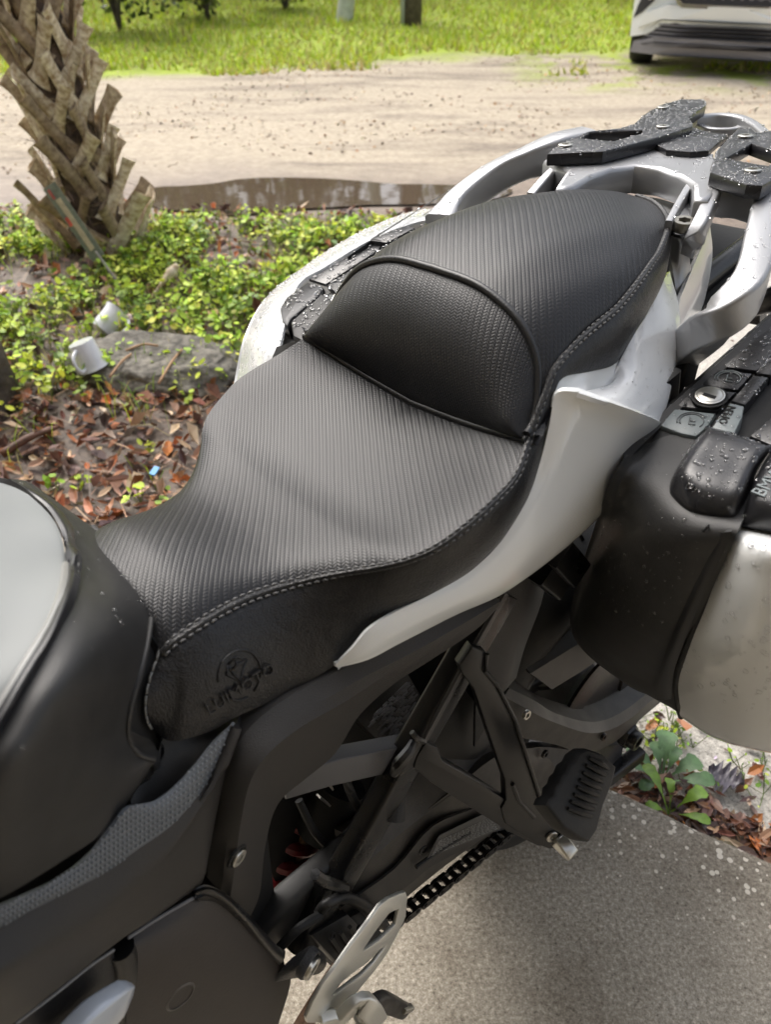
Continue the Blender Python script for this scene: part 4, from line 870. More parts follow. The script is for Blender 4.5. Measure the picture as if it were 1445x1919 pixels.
sheet('nose_lining', [nz_row, nz_row+[-.008, 0, -.02], nz_row+[-.004, 0, -.09]], M_LEATHER, seat, k=3, thick=.004)
# stitching: two dashed rows each side of the seam
bv1 = bvh(sk1)
def stitches(name, curve, m, ln=.0046, gap=.0022, r=.0009, off=(0, 0, 0)):
    c = np.array(curve)+np.array(off); d = np.r_[0, np.cumsum(np.linalg.norm(np.diff(c, axis=0), axis=1))]; gs = []
    for s0 in np.arange(0, d[-1]-ln, ln+gap):
        q = [np.array([np.interp(s0+t*ln, d, c[:, i]) for i in range(3)]) for t in (0, .5, 1)]; q[0][2] -= .0006; q[2][2] -= .0006; gs.append(sweep_geo(q, circ(r, 5), smooth_in=False))
    V, F = join_geo(gs); o = mesh_obj(name, loc(V), F, m, seat); o['kind'] = 'stuff'; return o
grid = cat_rom(cat_rom(np.array(sk_all), 5, 0), 5, 1)
stitches('stitching', grid[2:, 0]+np.array([0, .0012, .0030]), M_THREAD)
stitches('stitching', grid[2:-8, 2]+np.array([0, .0026, .0012]), M_THREAD)
rods('seam_fold', [sweep_geo(grid[1:, 1]+np.array([0, .0004, .0004]), circ(.0032, 8), smooth_in=False)], M_LEATHER, seat)
stitches('edge_stitching', np.concatenate([cat_rom(nose_c, 8), cat_rom([seam_r[0], skr[0][1], skr[0][2], skr[0][3], bots_r[0]], 6)])+np.array([-.0015, 0, .001]), M_THREAD_L, .0075, .0008, .0009)
far_st = mir(cat_rom(seam_r, 4)); stitches('stitching', far_st+np.array([0, -.002, -.004]), M_THREAD_L)
# embossed maker's mark
def on(tree, x, y, lift=.0004, w=.115):
    h = hit(tree, x, y, lift); return h[0] if h else W(x, y, w)
def emboss(name, polys, r, tree, m, parent, w=.115):
    gs = []
    for pl in polys:
        pts = [on(tree, *q, w=w) for q in pl]; gs.append(sweep_geo(pts, circ(r, 6), smooth_in=False))
    V, F = join_geo(gs); return mesh_obj(name, loc(V), F, m, parent)
cx, cy = 448, 1265
ell = lambda t, a, b, rot: (cx+a*math.cos(t)*math.cos(rot)-b*math.sin(t)*math.sin(rot), cy+a*math.cos(t)*math.sin(rot)+b*math.sin(t)*math.cos(rot))
ring = [ell(t, 39, 48, R(18)) for t in np.linspace(R(150), R(385), 34)]; ring2 = [ell(t, 39, 48, R(18)) for t in np.linspace(R(45), R(105), 12)]
Zm = lambda x, y: (380+x*160/1445, 1190+y*160/1445)
dia = [[Zm(420, 500), Zm(560, 380), Zm(725, 415), Zm(625, 790), Zm(400, 670), Zm(420, 500)], [Zm(470, 600), Zm(625, 790)], [Zm(470, 600), Zm(620, 470), Zm(720, 430)], [Zm(430, 500), Zm(470, 600), Zm(575, 545), Zm(560, 440)]]
bar = [[Zm(440, 950), Zm(305, 1070)], [Zm(940, 610), Zm(785, 705)]]
emboss('embossed_emblem', [ring, ring2]+dia+bar, .0011, bv1, M_LEATHER, seat)
ta = on(bv1, 414, 1312); tb = on(bv1, 484, 1266); tc_ = on(bv1, 440, 1270)
V, F = text_geo('LUIMOTO', .0138, (ta+tb)/2+np.array([0, .0018, .0006]), tb-ta, tc_-(ta+tb)/2, .0010); mesh_obj('embossed_lettering', loc(V), F, M_LEATHER, seat, smooth=False)

# ---------------------------------------------------------------- tail panel
tp_rows = []
TOPp = [(628, 1246, .133), (660, 1215, .142), (690, 1180, .146), (735, 1150, .150), (800, 1118, .156), (870, 1078, .160), (930, 1026, .163), (985, 940, .162), (1012, 868, .158), (1030, 797, .155), (1042, 738, .153), (1085, 734, .166)]
BOTp = [(632, 1251, .134), (690, 1236, .145), (745, 1208, .150), (800, 1180, .153), (860, 1150, .156), (930, 1120, .160), (985, 1085, .164), (1050, 1036, .167), (1110, 983, .166), (1160, 928, .163), (1205, 860, .168), (1240, 792, .182)]
for (a, b) in zip(TOPp, BOTp):
    A, Bb = W(*a), W(*b); d = Bb-A; ln = np.linalg.norm(d); o = np.array([0, 1, .1])
    tp_rows.append([A, A+d*.15+o*ln*.06, A+d*.45+o*ln*.12, A+d*.8+o*ln*.07, Bb, Bb+[0, -.012, -.004]])
tail = sheet('tail_panel', tp_rows, M_PAINT, bike, k=5, thick=.004)
capT = [(1050, 709, .150), (1150, 685, .147), (1174, 655, .144), (1228, 562, .130), (1254, 505, .114), (1266, 505, .112)]
cap_rows = [[W(1084, 736, .168), W(1112, 729, .160), W(1146, 720, .150), W(1152, 700, .146)], [W(1120, 748, .177), W(1142, 736, .168), W(1160, 705, .152), W(1166, 668, .141)], [W(1160, 762, .182), W(1178, 735, .172), W(1192, 690, .156), W(1190, 626, .136)], [W(1200, 778, .184), W(1218, 740, .172), W(1228, 660, .150), W(1218, 580, .126)],
            [W(1240, 793, .182), W(1256, 720, .166), W(1262, 620, .140), W(1240, 532, .114)], [W(1247, 770, .172), W(1266, 690, .156), W(1275, 590, .130), W(1256, 508, .100)]]
tcap = sheet('tail_cap', cap_rows, M_PAINT_W, bike, k=5, thick=.004)
sheet('tail_panel', tp_rows, M_PAINT, bike, k=2, thick=.004, mirror=True); sheet('tail_cap', cap_rows, M_PAINT_W, bike, k=2, thick=.004, mirror=True)
sheet('tail_ledge', [[W(1036, 748, .146), W(1044, 726, .144), W(1056, 700, .141), W(1062, 690, .138)], [W(1082, 742, .157), W(1090, 722, .150), W(1098, 698, .144), W(1100, 685, .140)], [W(1114, 733, .154), W(1120, 715, .149), W(1126, 692, .142), W(1128, 678, .138)], [W(1150, 724, .151), W(1156, 705, .147), W(1160, 680, .141), W(1160, 665, .138)]], M_PAINT, bike, k=4, thick=.004)
sheet('tail_side', [[W(1275, 560, .118), W(1268, 640, .140), W(1258, 705, .150), W(1262, 705, .150)], [W(1300, 500, .095), W(1306, 560, .108), W(1290, 640, .122), W(1268, 704, .138)], [W(1332, 425, .070), W(1336, 480, .08), W(1322, 560, .095), W(1290, 660, .115)]], M_PAINT_W, bike, k=4, thick=.004)

# ---------------------------------------------------------------- black side cover under the panel
SC = [((388, 1645, .122), (430, 1690, .136), (470, 1716, .122)), ((390, 1600, .126), (440, 1625, .144), (487, 1672, .124)), ((402, 1530, .128), (452, 1535, .148), (497, 1585, .126)), ((418, 1455, .128), (470, 1462, .148), (520, 1508, .126)),
      ((445, 1392, .126), (505, 1410, .146), (572, 1460, .124)), ((500, 1334, .124), (565, 1362, .144), (628, 1412, .124)), ((570, 1290, .126), (642, 1318, .146), (674, 1340, .130)), ((650, 1250, .134), (720, 1268, .150), (738, 1282, .140)), ((750, 1206, .146), (792, 1226, .155), (803, 1240, .148)), ((860, 1150, .152), (884, 1168, .158), (890, 1182, .152)), ((930, 1118, .156), (936, 1126, .160), (938, 1134, .156))]
rows = []
for a, b, c in SC:
    A, Bm, Cc_ = W(*a), W(*b), W(*c); rows.append([A+[0, -.02, 0], A, (A+Bm)/2+[0, .004, 0], Bm, (Bm+Cc_)/2+[0, .001, 0], Cc_, Cc_+[0, -.025, 0]])
scv = sheet('side_cover', rows, M_PLASTIC_T, bike, k=5, ku=1, thick=.004, sharp=24)
bvc = bvh(scv); hs_ = hit(bvc, 444, 1605, .0005); bolt('screw', hs_[0], hs_[1], .0078, .003, M_STEEL, scv); V, F = disc_geo(hs_[0]-hs_[1]*.002, hs_[1], .011, .0026, 24, .009); mesh_obj('screw_recess', loc(V), F, M_DARK, scv, sharp=40)
sheet('seat_rail_cover', [[W(300, 1418, .105), W(250, 1488, .118), W(245, 1512, .125)], [W(305, 1385, .100), W(300, 1450, .112), W(290, 1502, .122)], [W(350, 1380, .102), W(350, 1420, .112), W(335, 1472, .120)], [W(400, 1362, .104), W(400, 1380, .112), W(395, 1400, .118)], [W(450, 1335, .108), W(446, 1348, .114), W(440, 1358, .118)]], M_PLASTIC, bike, k=4, thick=.004)
sheet('seat_rail_cover', [[W(430, 1365, .112), W(470, 1385, .108)], [W(440, 1345, .108), W(520, 1330, .104)], [W(560, 1285, .110), W(640, 1262, .110)], [W(650, 1235, .124), W(760, 1215, .130)]], M_DARK, bike, k=4, thick=.004)

# ---------------------------------------------------------------- tank
TC = [[(-40, 888, -.12), (0, 897, -.12), (50, 902, -.12), (100, 936, -.105), (172, 988, -.088)], [(30, 905, -.10), (70, 922, -.09), (110, 950, -.08), (150, 975, -.08), (200, 1010, -.065)],
      [(100, 965, -.05), (130, 985, -.045), (160, 1005, -.045), (192, 1022, -.04), (224, 1046, -.035)], [(138, 1022, -.005), (160, 1036, -.005), (190, 1048, 0), (222, 1060, 0), (253, 1080, -.002)], [(150, 1062, .030), (180, 1078, .035), (215, 1086, .035), (246, 1096, .03), (270, 1106, .02)],
      [(140, 1118, .085), (180, 1128, .090), (218, 1134, .085), (252, 1140, .07), (281, 1146, .05)], [(108, 1185, .125), (160, 1190, .130), (205, 1194, .125), (245, 1196, .105), (277, 1192, .08)], [(60, 1268, .150), (120, 1270, .158), (175, 1268, .150), (225, 1262, .13), (262, 1255, .105)],
      [(5, 1355, .165), (70, 1350, .172), (140, 1338, .162), (200, 1328, .142), (241, 1318, .118)], [(-60, 1450, .175), (30, 1430, .182), (115, 1412, .168), (185, 1398, .147), (238, 1378, .122)], [(-90, 1540, .178), (10, 1520, .182), (110, 1490, .166), (205, 1455, .145), (262, 1415, .124)],
      [(-110, 1620, .176), (0, 1600, .178), (100, 1555, .163), (200, 1500, .146), (288, 1424, .124)], [(-130, 1735, .168), (0, 1683, .168), (118, 1612, .158), (200, 1555, .148), (246, 1492, .134)]]
tcv = sheet('tank_cover', [[W(*p) for p in r] for r in TC], M_PLASTIC, bike, k=5, thick=.004)
ridge = [W(*p) for p in ((288, 1424, .1245), (262, 1415, .1245), (243, 1392, .1225), (239, 1360, .121), (246, 1315, .117), (264, 1255, .105), (278, 1192, .081), (282, 1146, .051), (270, 1105, .021), (253, 1079, -.001), (224, 1045, -.034), (200, 1009, -.064), (173, 987, -.087))]
rod('tank_cover_rim', ridge, circ(.0022, 8), M_PLASTIC, tcv, k=4)
sheet('knee_recess', [[W(240, 1368, .118), W(262, 1378, .112), W(280, 1385, .104)], [W(243, 1396, .118), W(264, 1402, .110), W(292, 1402, .104)], [W(262, 1417, .120), W(276, 1420, .112), W(300, 1418, .108)], [W(288, 1424, .122), W(294, 1440, .116), W(300, 1440, .112)]], M_PLASTIC, bike, k=3, thick=.003)
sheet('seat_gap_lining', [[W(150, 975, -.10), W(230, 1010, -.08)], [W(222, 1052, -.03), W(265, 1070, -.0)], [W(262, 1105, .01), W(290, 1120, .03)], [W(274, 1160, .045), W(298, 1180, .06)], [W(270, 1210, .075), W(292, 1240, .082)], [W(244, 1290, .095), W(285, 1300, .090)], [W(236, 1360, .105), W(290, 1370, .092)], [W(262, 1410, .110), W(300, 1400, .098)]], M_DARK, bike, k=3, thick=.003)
TS = [[(-90, 880, -.12), (0, 899, -.115), (22, 904, -.11), (30, 907, -.105)], [(-90, 930, -.06), (10, 945, -.06), (70, 955, -.055), (88, 960, -.052)], [(-90, 985, -.02), (20, 990, -.02), (96, 997, -.012), (113, 1002, -.01)], [(-90, 1050, .03), (20, 1050, .03), (106, 1053, .03), (122, 1056, .03)], [(-100, 1140, .085), (10, 1130, .085), (100, 1112, .085), (117, 1108, .083)], [(-110, 1230, .12), (-10, 1210, .12), (72, 1182, .12), (88, 1178, .118)], [(-120, 1320, .145), (-50, 1295, .145), (24, 1262, .145), (40, 1256, .143)], [(-150, 1420, .16), (-90, 1390, .16), (-26, 1350, .16), (-10, 1344, .158)], [(-190, 1520, .175), (-140, 1480, .17), (-80, 1430, .168), (-66, 1424, .166)]]
tnk = sheet('tank_panel', [[W(*p) for p in r] for r in TS], M_PAINT_T, bike, k=5, thick=.004)
TR = [[(16, 900, -.112), (30, 903, -.112), (45, 906, -.113)], [(78, 945, -.07), (92, 946, -.066), (106, 952, -.072)], [(108, 985, -.030), (122, 986, -.026), (136, 992, -.032)], [(120, 1022, -.002), (130, 1022, .004), (142, 1026, -.002)], [(122, 1044, .020), (140, 1040, .034), (152, 1042, .018)], [(124, 1066, .040), (136, 1066, .050), (152, 1066, .038)], [(118, 1108, .084), (130, 1112, .092), (144, 1118, .085)], [(90, 1178, .120), (100, 1186, .128), (112, 1196, .123)], [(42, 1256, .144), (52, 1268, .151), (66, 1280, .148)], [(-8, 1342, .160), (0, 1356, .167), (12, 1372, .163)], [(-70, 1440, .17), (-60, 1452, .178), (-46, 1464, .173)]]
ttr = sheet('tank_trim', [[W(*p)+[0, .002, .003] for p in r] for r in TR], M_PLASTIC_W, bike, k=4, thick=.006)
rod('tank_bead', [W(*p)+np.array([0, .001, .002]) for p in ((124, 1062, .036), (119, 1104, .080), (96, 1168, .113), (48, 1250, .141), (-4, 1336, .157), (-66, 1430, .168))], circ(.0032, 8), mat('pewter_bead', (.30, .30, .29), .35, metal=.4), tnk, k=6)

sheet('dark_gap_backing', [[W(-60, 1640, .135), W(-60, 1850, .138), W(-60, 2060, .135)], [W(150, 1540, .120), W(150, 1780, .124), W(150, 2000, .125)], [W(282, 1320, .065), W(300, 1650, .110), W(300, 1950, .118)], [W(440, 1350, .085), W(440, 1560, .100), W(460, 1790, .105)], [W(500, 1400, .080), W(500, 1560, .09), W(540, 1860, .105)]], M_DARK, bike, k=4, thick=.006)  # near-black sheet added to stand for the shade in the gaps between panels
# ---------------------------------------------------------------- side fairing, textured band and engine cover
BU = [(-60, 1722, .172), (0, 1698, .170), (60, 1672, .166), (120, 1640, .161), (170, 1600, .156), (210, 1550, .150), (242, 1513, .146), (290, 1500, .140), (330, 1472, .134), (370, 1430, .128), (402, 1390, .124), (437, 1352, .119)]
BL = [(-60, 1765, .173), (0, 1738, .172), (60, 1705, .168), (130, 1670, .164), (200, 1633, .158), (260, 1590, .152), (320, 1548, .144), (368, 1495, .136), (398, 1450, .130), (415, 1420, .127), (428, 1395, .124), (439, 1358, .120)]
u_ = [W(*p) for p in BU]; l_ = [W(*p) for p in BL]
band_m = mat('band_plastic', (.12, .133, .148), .42)
bnd = sheet('grip_band', [[a, (a+b)/2+[0, .0015, .0008], b] for a, b in zip(u_, l_)], band_m, bike, k=5, thick=.003)
# moulded drops on the band: real relief
bvb = bvh(bnd); gs = []; M_BANDR = mat('band_relief', (.19, .205, .22), .32)
yy = 1345
for ix in range(-2, 60):
    for iy in range(-3, 62):
        x = ix*8.2; y = 1345+iy*10.5+(5.2 if ix % 2 else 0)-(x-220)*0
        h = hit(bvb, x, y, .0002)
        if h is None: continue
        h2 = hit(bvb, x-2.2, y+6.2, .0002); h3 = hit(bvb, x+1.2, y+2.4, .0004)
        if h2 is None or h3 is None: continue
        gs.append(sweep_geo([h[0], h3[0], h2[0]], circ(.00125, 5), smooth_in=False, scale=[.25, 1, .2]))
V, F = join_geo(gs); o = mesh_obj('relief', loc(V), F, M_BANDR, bnd); o['kind'] = 'stuff'
FL = [(-60, 1850, .190), (0, 1830, .190), (50, 1805, .186), (110, 1775, .180), (170, 1740, .174), (230, 1690, .166), (300, 1630, .155), (350, 1560, .144), (385, 1500, .137), (402, 1460, .132), (418, 1420, .128), (439, 1362, .122)]
FB = [(-60, 1965, .172), (0, 1930, .172), (32, 1914, .170), (100, 1860, .166), (165, 1808, .160), (235, 1755, .154), (290, 1720, .149), (345, 1680, .143), (378, 1655, .139), (388, 1610, .135), (400, 1540, .131), (430, 1400, .124)]
rows = []
for a, m_, b in zip(l_, [W(*p) for p in FL], [W(*p) for p in FB]): rows.append([a, (a+m_)/2+[0, .003, 0], m_, (m_+b)/2+[0, .002, 0], b, b+[0, -.02, 0]])
fr = sheet('side_fairing', rows, M_PLASTIC_T, bike, k=4, thick=.004)
rod('worn_edge', [W(*p)+np.array([0, .001, 0]) for p in ((28, 1916, .171), (100, 1862, .167), (165, 1810, .161), (212, 1778, .157))], circ(.0011, 6), mat('scuffed_edge', (.25, .25, .25), .5, bump=1, bscale=900), fr, k=6)
rod('worn_edge', [W(*p)+np.array([0, .001, 0]) for p in ((238, 1756, .155), (290, 1722, .150), (338, 1694, .146), (366, 1678, .143))], circ(.0014, 6), mat('scuffed_edge_dark', (.16, .16, .165), .45, bump=1, bscale=900), fr, k=6)
sheet('lower_fairing', [[W(-60, 1968, .170), W(-60, 2010, .172), W(-60, 2060, .168)], [W(32, 1918, .168), W(60, 1950, .172), W(90, 1990, .166)], [W(100, 1866, .164), W(140, 1900, .168), W(170, 1950, .160)], [W(165, 1814, .158), W(190, 1850, .162), W(200, 1920, .154)], [W(212, 1782, .154), W(216, 1830, .155), W(218, 1900, .150)]], mat('lower_black_plastic', (.017, .016, .016), .42, bump=.3, bscale=600), bike, k=4, thick=.004)
rod('frame_tube', [W(224, 1775, .150), W(232, 1810, .150), W(236, 1880, .148), W(240, 1990, .146)], circ(.0105, 14), M_BLACK, bike)
EC = [[(225, 1768, .146), (300, 1722, .142), (345, 1690, .139), (372, 1676, .137)], [(228, 1790, .152), (310, 1750, .150), (372, 1712, .146), (410, 1685, .140)], [(232, 1840, .158), (320, 1800, .158), (400, 1765, .154), (466, 1735, .143)], [(236, 1900, .160), (330, 1865, .161), (430, 1825, .158), (508, 1786, .147)], [(240, 1980, .160), (350, 1930, .161), (450, 1880, .158), (545, 1830, .150)], [(250, 2060, .158), (370, 2000, .159), (480, 1960, .156), (520, 1925, .150)]]
ec = sheet('engine_cover', [[W(*p) for p in r] for r in EC], mat('brown_black_casting', (.030, .024, .021), .5, bump=.25, bscale=500, var=.1, vscale=20), bike, k=5, thick=.006)
bve = bvh(ec); h = hit(bve, 338, 1868, .0002); 
V, F = disc_geo(h[0]-h[1]*.004, h[1], .0135, .0045, 28, .0115); mesh_obj('round_plug', loc(V), F, mat('plug_metal', (.10, .095, .09), .35, metal=.5), ec, sharp=40)
M_SPARK = mat('sparkly_black_casting', (.03, .031, .034), .33, bump=1, bscale=700, bdist=.002)
sheet('cover_lip', [[W(366, 1668, .142), W(366, 1676, .146), W(372, 1688, .142)], [W(392, 1662, .142), W(396, 1670, .147), W(398, 1690, .141)], [W(430, 1680, .142), (W(430, 1692, .148)), W(424, 1706, .142)], [W(470, 1718, .144), W(468, 1730, .150), W(460, 1742, .144)], [W(515, 1768, .148), W(512, 1782, .153), W(502, 1794, .146)], [W(535, 1782, .152), W(532, 1798, .156), W(522, 1812, .148)]], M_BLACK, bike, k=4, thick=.006)
lug = sheet('mounting_lug', [[W(508, 1842, .150), W(530, 1812, .153), W(548, 1794, .152)], [W(528, 1838, .156), W(550, 1812, .163), (W(568, 1780, .156))], [W(560, 1832, .160), W(574, 1806, .172), W(584, 1772, .160)], [W(594, 1826, .160), W(604, 1808, .170), W(602, 1782, .160)], [W(606, 1818, .152), W(612, 1806, .158), W(610, 1790, .152)]], M_SPARK, bike, k=5, thick=.008)
lb = W(580, 1812, .172); nb_ = np.array([.25, .9, -.15]); bolt('bolt', lb+[0, -.001, 0], nb_, .0115, .006, M_STEEL, bike)
V, F = disc_geo(lb-[0, .008, 0], nb_, .0155, .0085, 28, .0125); mesh_obj('bolt_collar', loc(V), F, M_SPARK, bike, sharp=40)
rod('side_stand_tang', [W(120, 1975, .190), W(175, 1915, .186), W(225, 1872, .182), W(247, 1854, .180)], rrect(.030, .012, .4), mat('pale_blue_lever', (.50, .55, .62), .3, metal=.2, coat=.4), bike, scale=[1.3, 1.3, 1, .35], up=(0, 1, 0))

# ---------------------------------------------------------------- frame behind the side cover
rod('subframe_tube', [W(940, 1108, .122), W(862, 1245, .122), W(772, 1400, .122), W(690, 1550, .122), W(626, 1662, .120)], rrect(.036, .026, .35), M_BLACK, bike, smooth_in=False, up=(0, 1, 0))
rod('edge_strip', [W(948, 1112, .137), W(870, 1250, .136), (W(795, 1388, .136))], rrect(.008, .004, .3), mat('satin_black_strip', (.05, .048, .048), .35), bike, smooth_in=False, up=(0, 1, 0))
rod('lower_strut', [W(622, 1640, .120), W(596, 1700, .121), W(562, 1775, .128)], rrect(.046, .024, .5), M_BLACK, bike, scale=[.85, 1, .9], up=(0, 1, 0))
rod('weld_bead', [W(590, 1638, .136), W(608, 1650, .139), W(628, 1658, .139), W(646, 1665, .136)], circ(.006, 8), M_BLACK, bike)
rod('cross_member', [W(530, 1462, .085), W(620, 1436, .100), W(756, 1408, .110)], rrect(.034, .020, .2), M_FRAMEGREY, bike, smooth_in=False, up=(0, 1, 0))
rod('weld_bead', [W(775, 1388, .134), W(765, 1410, .137), W(748, 1432, .137), W(738, 1450, .134)], circ(.0065, 8), M_BLACK, bike, scale=[.6, 1, 1.1, .7])
rod('cable_tie', [W(772, 1372, .139), W(782, 1384, .143), W(795, 1390, .141)], circ(.003, 6), M_BLACK, bike)
# suspension bay
gs = []
for i in range(7):
    a0 = W(505+i*7, 1536+i*3, .03); 
ax_a, ax_b = W(560, 1520, .0), W(490, 1660, .0); dd = ax_b-ax_a; L_ = np.linalg.norm(dd); dd /= L_; s1 = np.cross(dd, [0, 1, 0]); s1 /= np.linalg.norm(s1); s2 = np.cross(dd, s1)
rod('shock_spring', [ax_a-dd*.02+dd*(L_+.04)*t+(s1*math.cos(2*math.pi*t*5.5)+s2*math.sin(2*math.pi*t*5.5))*.036 for t in np.linspace(0, 1, 90)], circ(.0085, 8), M_RED, bike, smooth_in=False)
rod('shock_body', [ax_a-dd*.1, ax_b+dd*.05], circ(.024, 16), M_DARK, bike, smooth_in=False)
rod('linkage_housing', [W(640, 1470, .05), W(600, 1560, .05)], circ(.03, 14), M_DARK, bike, smooth_in=False)
rod('frame_casting', [W(470, 1770, .10), W(545, 1690, .105), W(640, 1600, .10), W(700, 1540, .09)], rrect(.05, .03, .5), M_PLASTIC, bike, k=4, up=(0, 1, 0), scale=[1, 1, .8, .6])
rod('brake_line', [W(590, 1490, .03), W(572, 1560, .03), W(545, 1640, .02)], circ(.008, 8), M_TAN, bike)
rod('bright_clip', [W(608, 1452, .09), W(622, 1478, .09)], rrect(.005, .002), M_STEEL, bike, smooth_in=False)
rod('bright_clip', [W(597, 1492, .08), W(616, 1508, .08)], rrect(.006, .002), M_STEEL, bike, smooth_in=False)
# battery tray with ribbed heat-shield
tr_o = [W(668, 1345, .06), W(765, 1250, .06), W(800, 1330, .06), W(716, 1400, .06)]
plate('heat_shield', tr_o, (0, 1, .2), .02, M_PLASTIC, bike, bevel=.002)
gs = []
for i in range(26):
    t = (i+.5)/26; a_ = tr_o[0]*(1-t)+tr_o[3]*t; b_ = tr_o[1]*(1-t)+tr_o[2]*t; g3 = np.random.default_rng(i); c0 = g3.random()*.3; 
    for _ in range(4):
        c1 = c0+.08+.2*g3.random(); 
        if c1 > .97: break
        gs.append(sweep_geo([a_*(1-c0)+b_*c0+[0, .012, 0], a_*(1-c1)+b_*c1+[0, .012, 0]], circ(.0011, 5), smooth_in=False)); c0 = c1+.03
V, F = join_geo(gs); o = mesh_obj('shield_ribs', loc(V), F, M_FRAMEGREY, bike); o['kind'] = 'stuff'
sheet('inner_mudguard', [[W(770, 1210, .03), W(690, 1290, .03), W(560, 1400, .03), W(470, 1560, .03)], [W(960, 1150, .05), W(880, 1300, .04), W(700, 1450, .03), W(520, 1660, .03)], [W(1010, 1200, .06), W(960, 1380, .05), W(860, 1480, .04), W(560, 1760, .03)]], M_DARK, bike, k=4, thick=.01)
sheet('rear_hugger', [[W(955, 1085, .115), W(925, 1180, .115), W(895, 1300, .115), W(890, 1400, .115)], [W(1010, 1060, .118), W(985, 1150, .12), W(960, 1240, .12), W(945, 1300, .12)], [W(1030, 1055, .10), W(1015, 1130, .10), W(985, 1210, .10), W(968, 1270, .10)]], mat('carbon_hugger', (.010, .010, .011), .45, bump=.7, bscale=700, var=.2, vscale=260), bike, k=4, thick=.004)
sheet('swingarm_guard', [[W(850, 1270, .08), W(900, 1330, .10), W(930, 1400, .10)], [W(800, 1360, .08), W(870, 1400, .10), W(900, 1440, .11)], [W(770, 1430, .08), W(820, 1450, .09), W(860, 1480, .10)]], M_PLASTIC, bike, k=4, thick=.01)

# ---------------------------------------------------------------- swingarm
sw = sub('swingarm')
sheet('swingarm_beam', [[W(560, 1745, .10), W(600, 1790, .11), W(640, 1830, .10)], [W(640, 1640, .11), W(690, 1680, .12), W(700, 1740, .112)], [W(745, 1560, .115), W(790, 1600, .125), W(800, 1650, .115)], [W(850, 1480, .118), W(880, 1530, .128), W(900, 1575, .118)], [W(935, 1415, .120), W(960, 1460, .13), W(985, 1520, .12)], [W(1010, 1400, .120), W(1040, 1440, .13), W(1040, 1480, .12)]], M_SWING, sw, k=5, thick=.03)
sheet('swingarm_top', [[W(640, 1560, .09), W(660, 1640, .118)], [W(740, 1480, .09), W(760, 1555, .118)], [W(860, 1400, .09), W(880, 1465, .12)], [W(930, 1370, .09), W(960, 1410, .122)]], M_SWING, sw, k=4, thick=.02)
UT = [(955, 1290, .118), (1000, 1312, .122), (1045, 1338, .126), (1110, 1353, .130), (1160, 1338, .132), (1215, 1298, .132), (1262, 1255, .130)]
UM = [(945, 1305, .126), (990, 1330, .132), (1035, 1352, .136), (1110, 1374, .140), (1168, 1356, .141), (1225, 1310, .140), (1275, 1270, .136)]
UB = [(945, 1378, .124), (990, 1385, .130), (1040, 1395, .134), (1095, 1410, .138), (1150, 1392, .138), (1210, 1340, .138), (1268, 1292, .134)]
sheet('swingarm_brace', [[W(*a)+[0, -.03, .01], W(*a), W(*b), W(*c), W(*c)+[0, -.03, 0]] for a, b, c in zip(UT, UM, UB)], M_SWING, sw, k=5, ku=1, thick=.006, sharp=25)
UT2 = [(995, 1262, .10), (1060, 1222, .105), (1120, 1185, .108), (1160, 1160, .108)]; UB2 = [(1035, 1292, .11), (1110, 1245, .112), (1165, 1200, .112), (1200, 1170, .112)]
sheet('upper_brace', [[W(*a)+[0, -.02, .01], W(*a), W(*b), W(*b)+[0, -.02, -.02]] for a, b in zip(UT2, UB2)], mat('grey_brace', (.055, .053, .05), .5, var=.15, vscale=40), sw, k=4, ku=1, thick=.006, sharp=25)
sheet('axle_plate', [[W(940, 1420, .112), W(930, 1500, .114), W(925, 1560, .112)], [W(1010, 1400, .118), W(1010, 1470, .12), W(1000, 1540, .116)], [W(1080, 1405, .12), W(1080, 1445, .122), W(1060, 1500, .118)], [W(1170, 1395, .124), W(1160, 1430, .126), W(1130, 1470, .12)]], mat('wet_black_plate', (.03, .03, .032), .3, var=.4, vscale=60), sw, k=4, thick=.012)
axn = W(1192, 1388, .150); V1 = disc_geo(axn-[0, .02, 0], (0, 1, 0), .024, .012, 6, 0); V2 = disc_geo(axn-[0, .008, 0], (0, 1, 0), .017, .014, 24, .010); rods('axle_nut', [V1, V2], M_BLACK, sw)
rod('chain_adjuster', [W(1110, 1480, .125), W(1200, 1410, .14)], rrect(.022, .03, .3), M_BLACK, sw, smooth_in=False)
# chain guard with its printed plate
sheet('chain_guard', [[W(640, 1700, .125), W(660, 1735, .128)], [W(740, 1628, .128), W(765, 1660, .131)], [W(812, 1548, .130), W(812, 1622, .133)], [W(900, 1510, .130), W(905, 1572, .133)], [W(985, 1465, .130), W(975, 1520, .133)]], mat('satin_chain_guard', (.028, .026, .024), .42, var=.2, vscale=50), sw, k=4, thick=.003)
lc = [W(822, 1565, .136), W(915, 1520, .136), W(938, 1552, .1365), W(800, 1608, .1365)]
lblp = plate('warning_plate', lc, np.cross(lc[1]-lc[0], lc[3]-lc[0])*(-1), .001, mat('label_grey', (.055, .055, .055), .45), sw, bevel=.0002)
gs = []; ld = lc
for i in range(11):
    t0 = .28+i*.062; g3 = np.random.default_rng(50+i); c0 = .03
    while c0 < .93:
        c1 = min(.97, c0+.02+.06*g3.random()); a_ = (ld[0]*(1-c0)+ld[1]*c0)*(1-t0)+(ld[3]*(1-c0)+ld[2]*c0)*t0; b_ = (ld[0]*(1-c1)+ld[1]*c1)*(1-t0)+(ld[3]*(1-c1)+ld[2]*c1)*t0
        gs.append(sweep_geo([a_+[0, .0018, .0004], b_+[0, .0018, .0004]], circ(.0004, 4), smooth_in=False)); c0 = c1+.015
V, F = join_geo(gs); o = mesh_obj('printed_lines', loc(V), F, mat('label_print', (.30, .30, .29), .5), sw); o['kind'] = 'stuff'

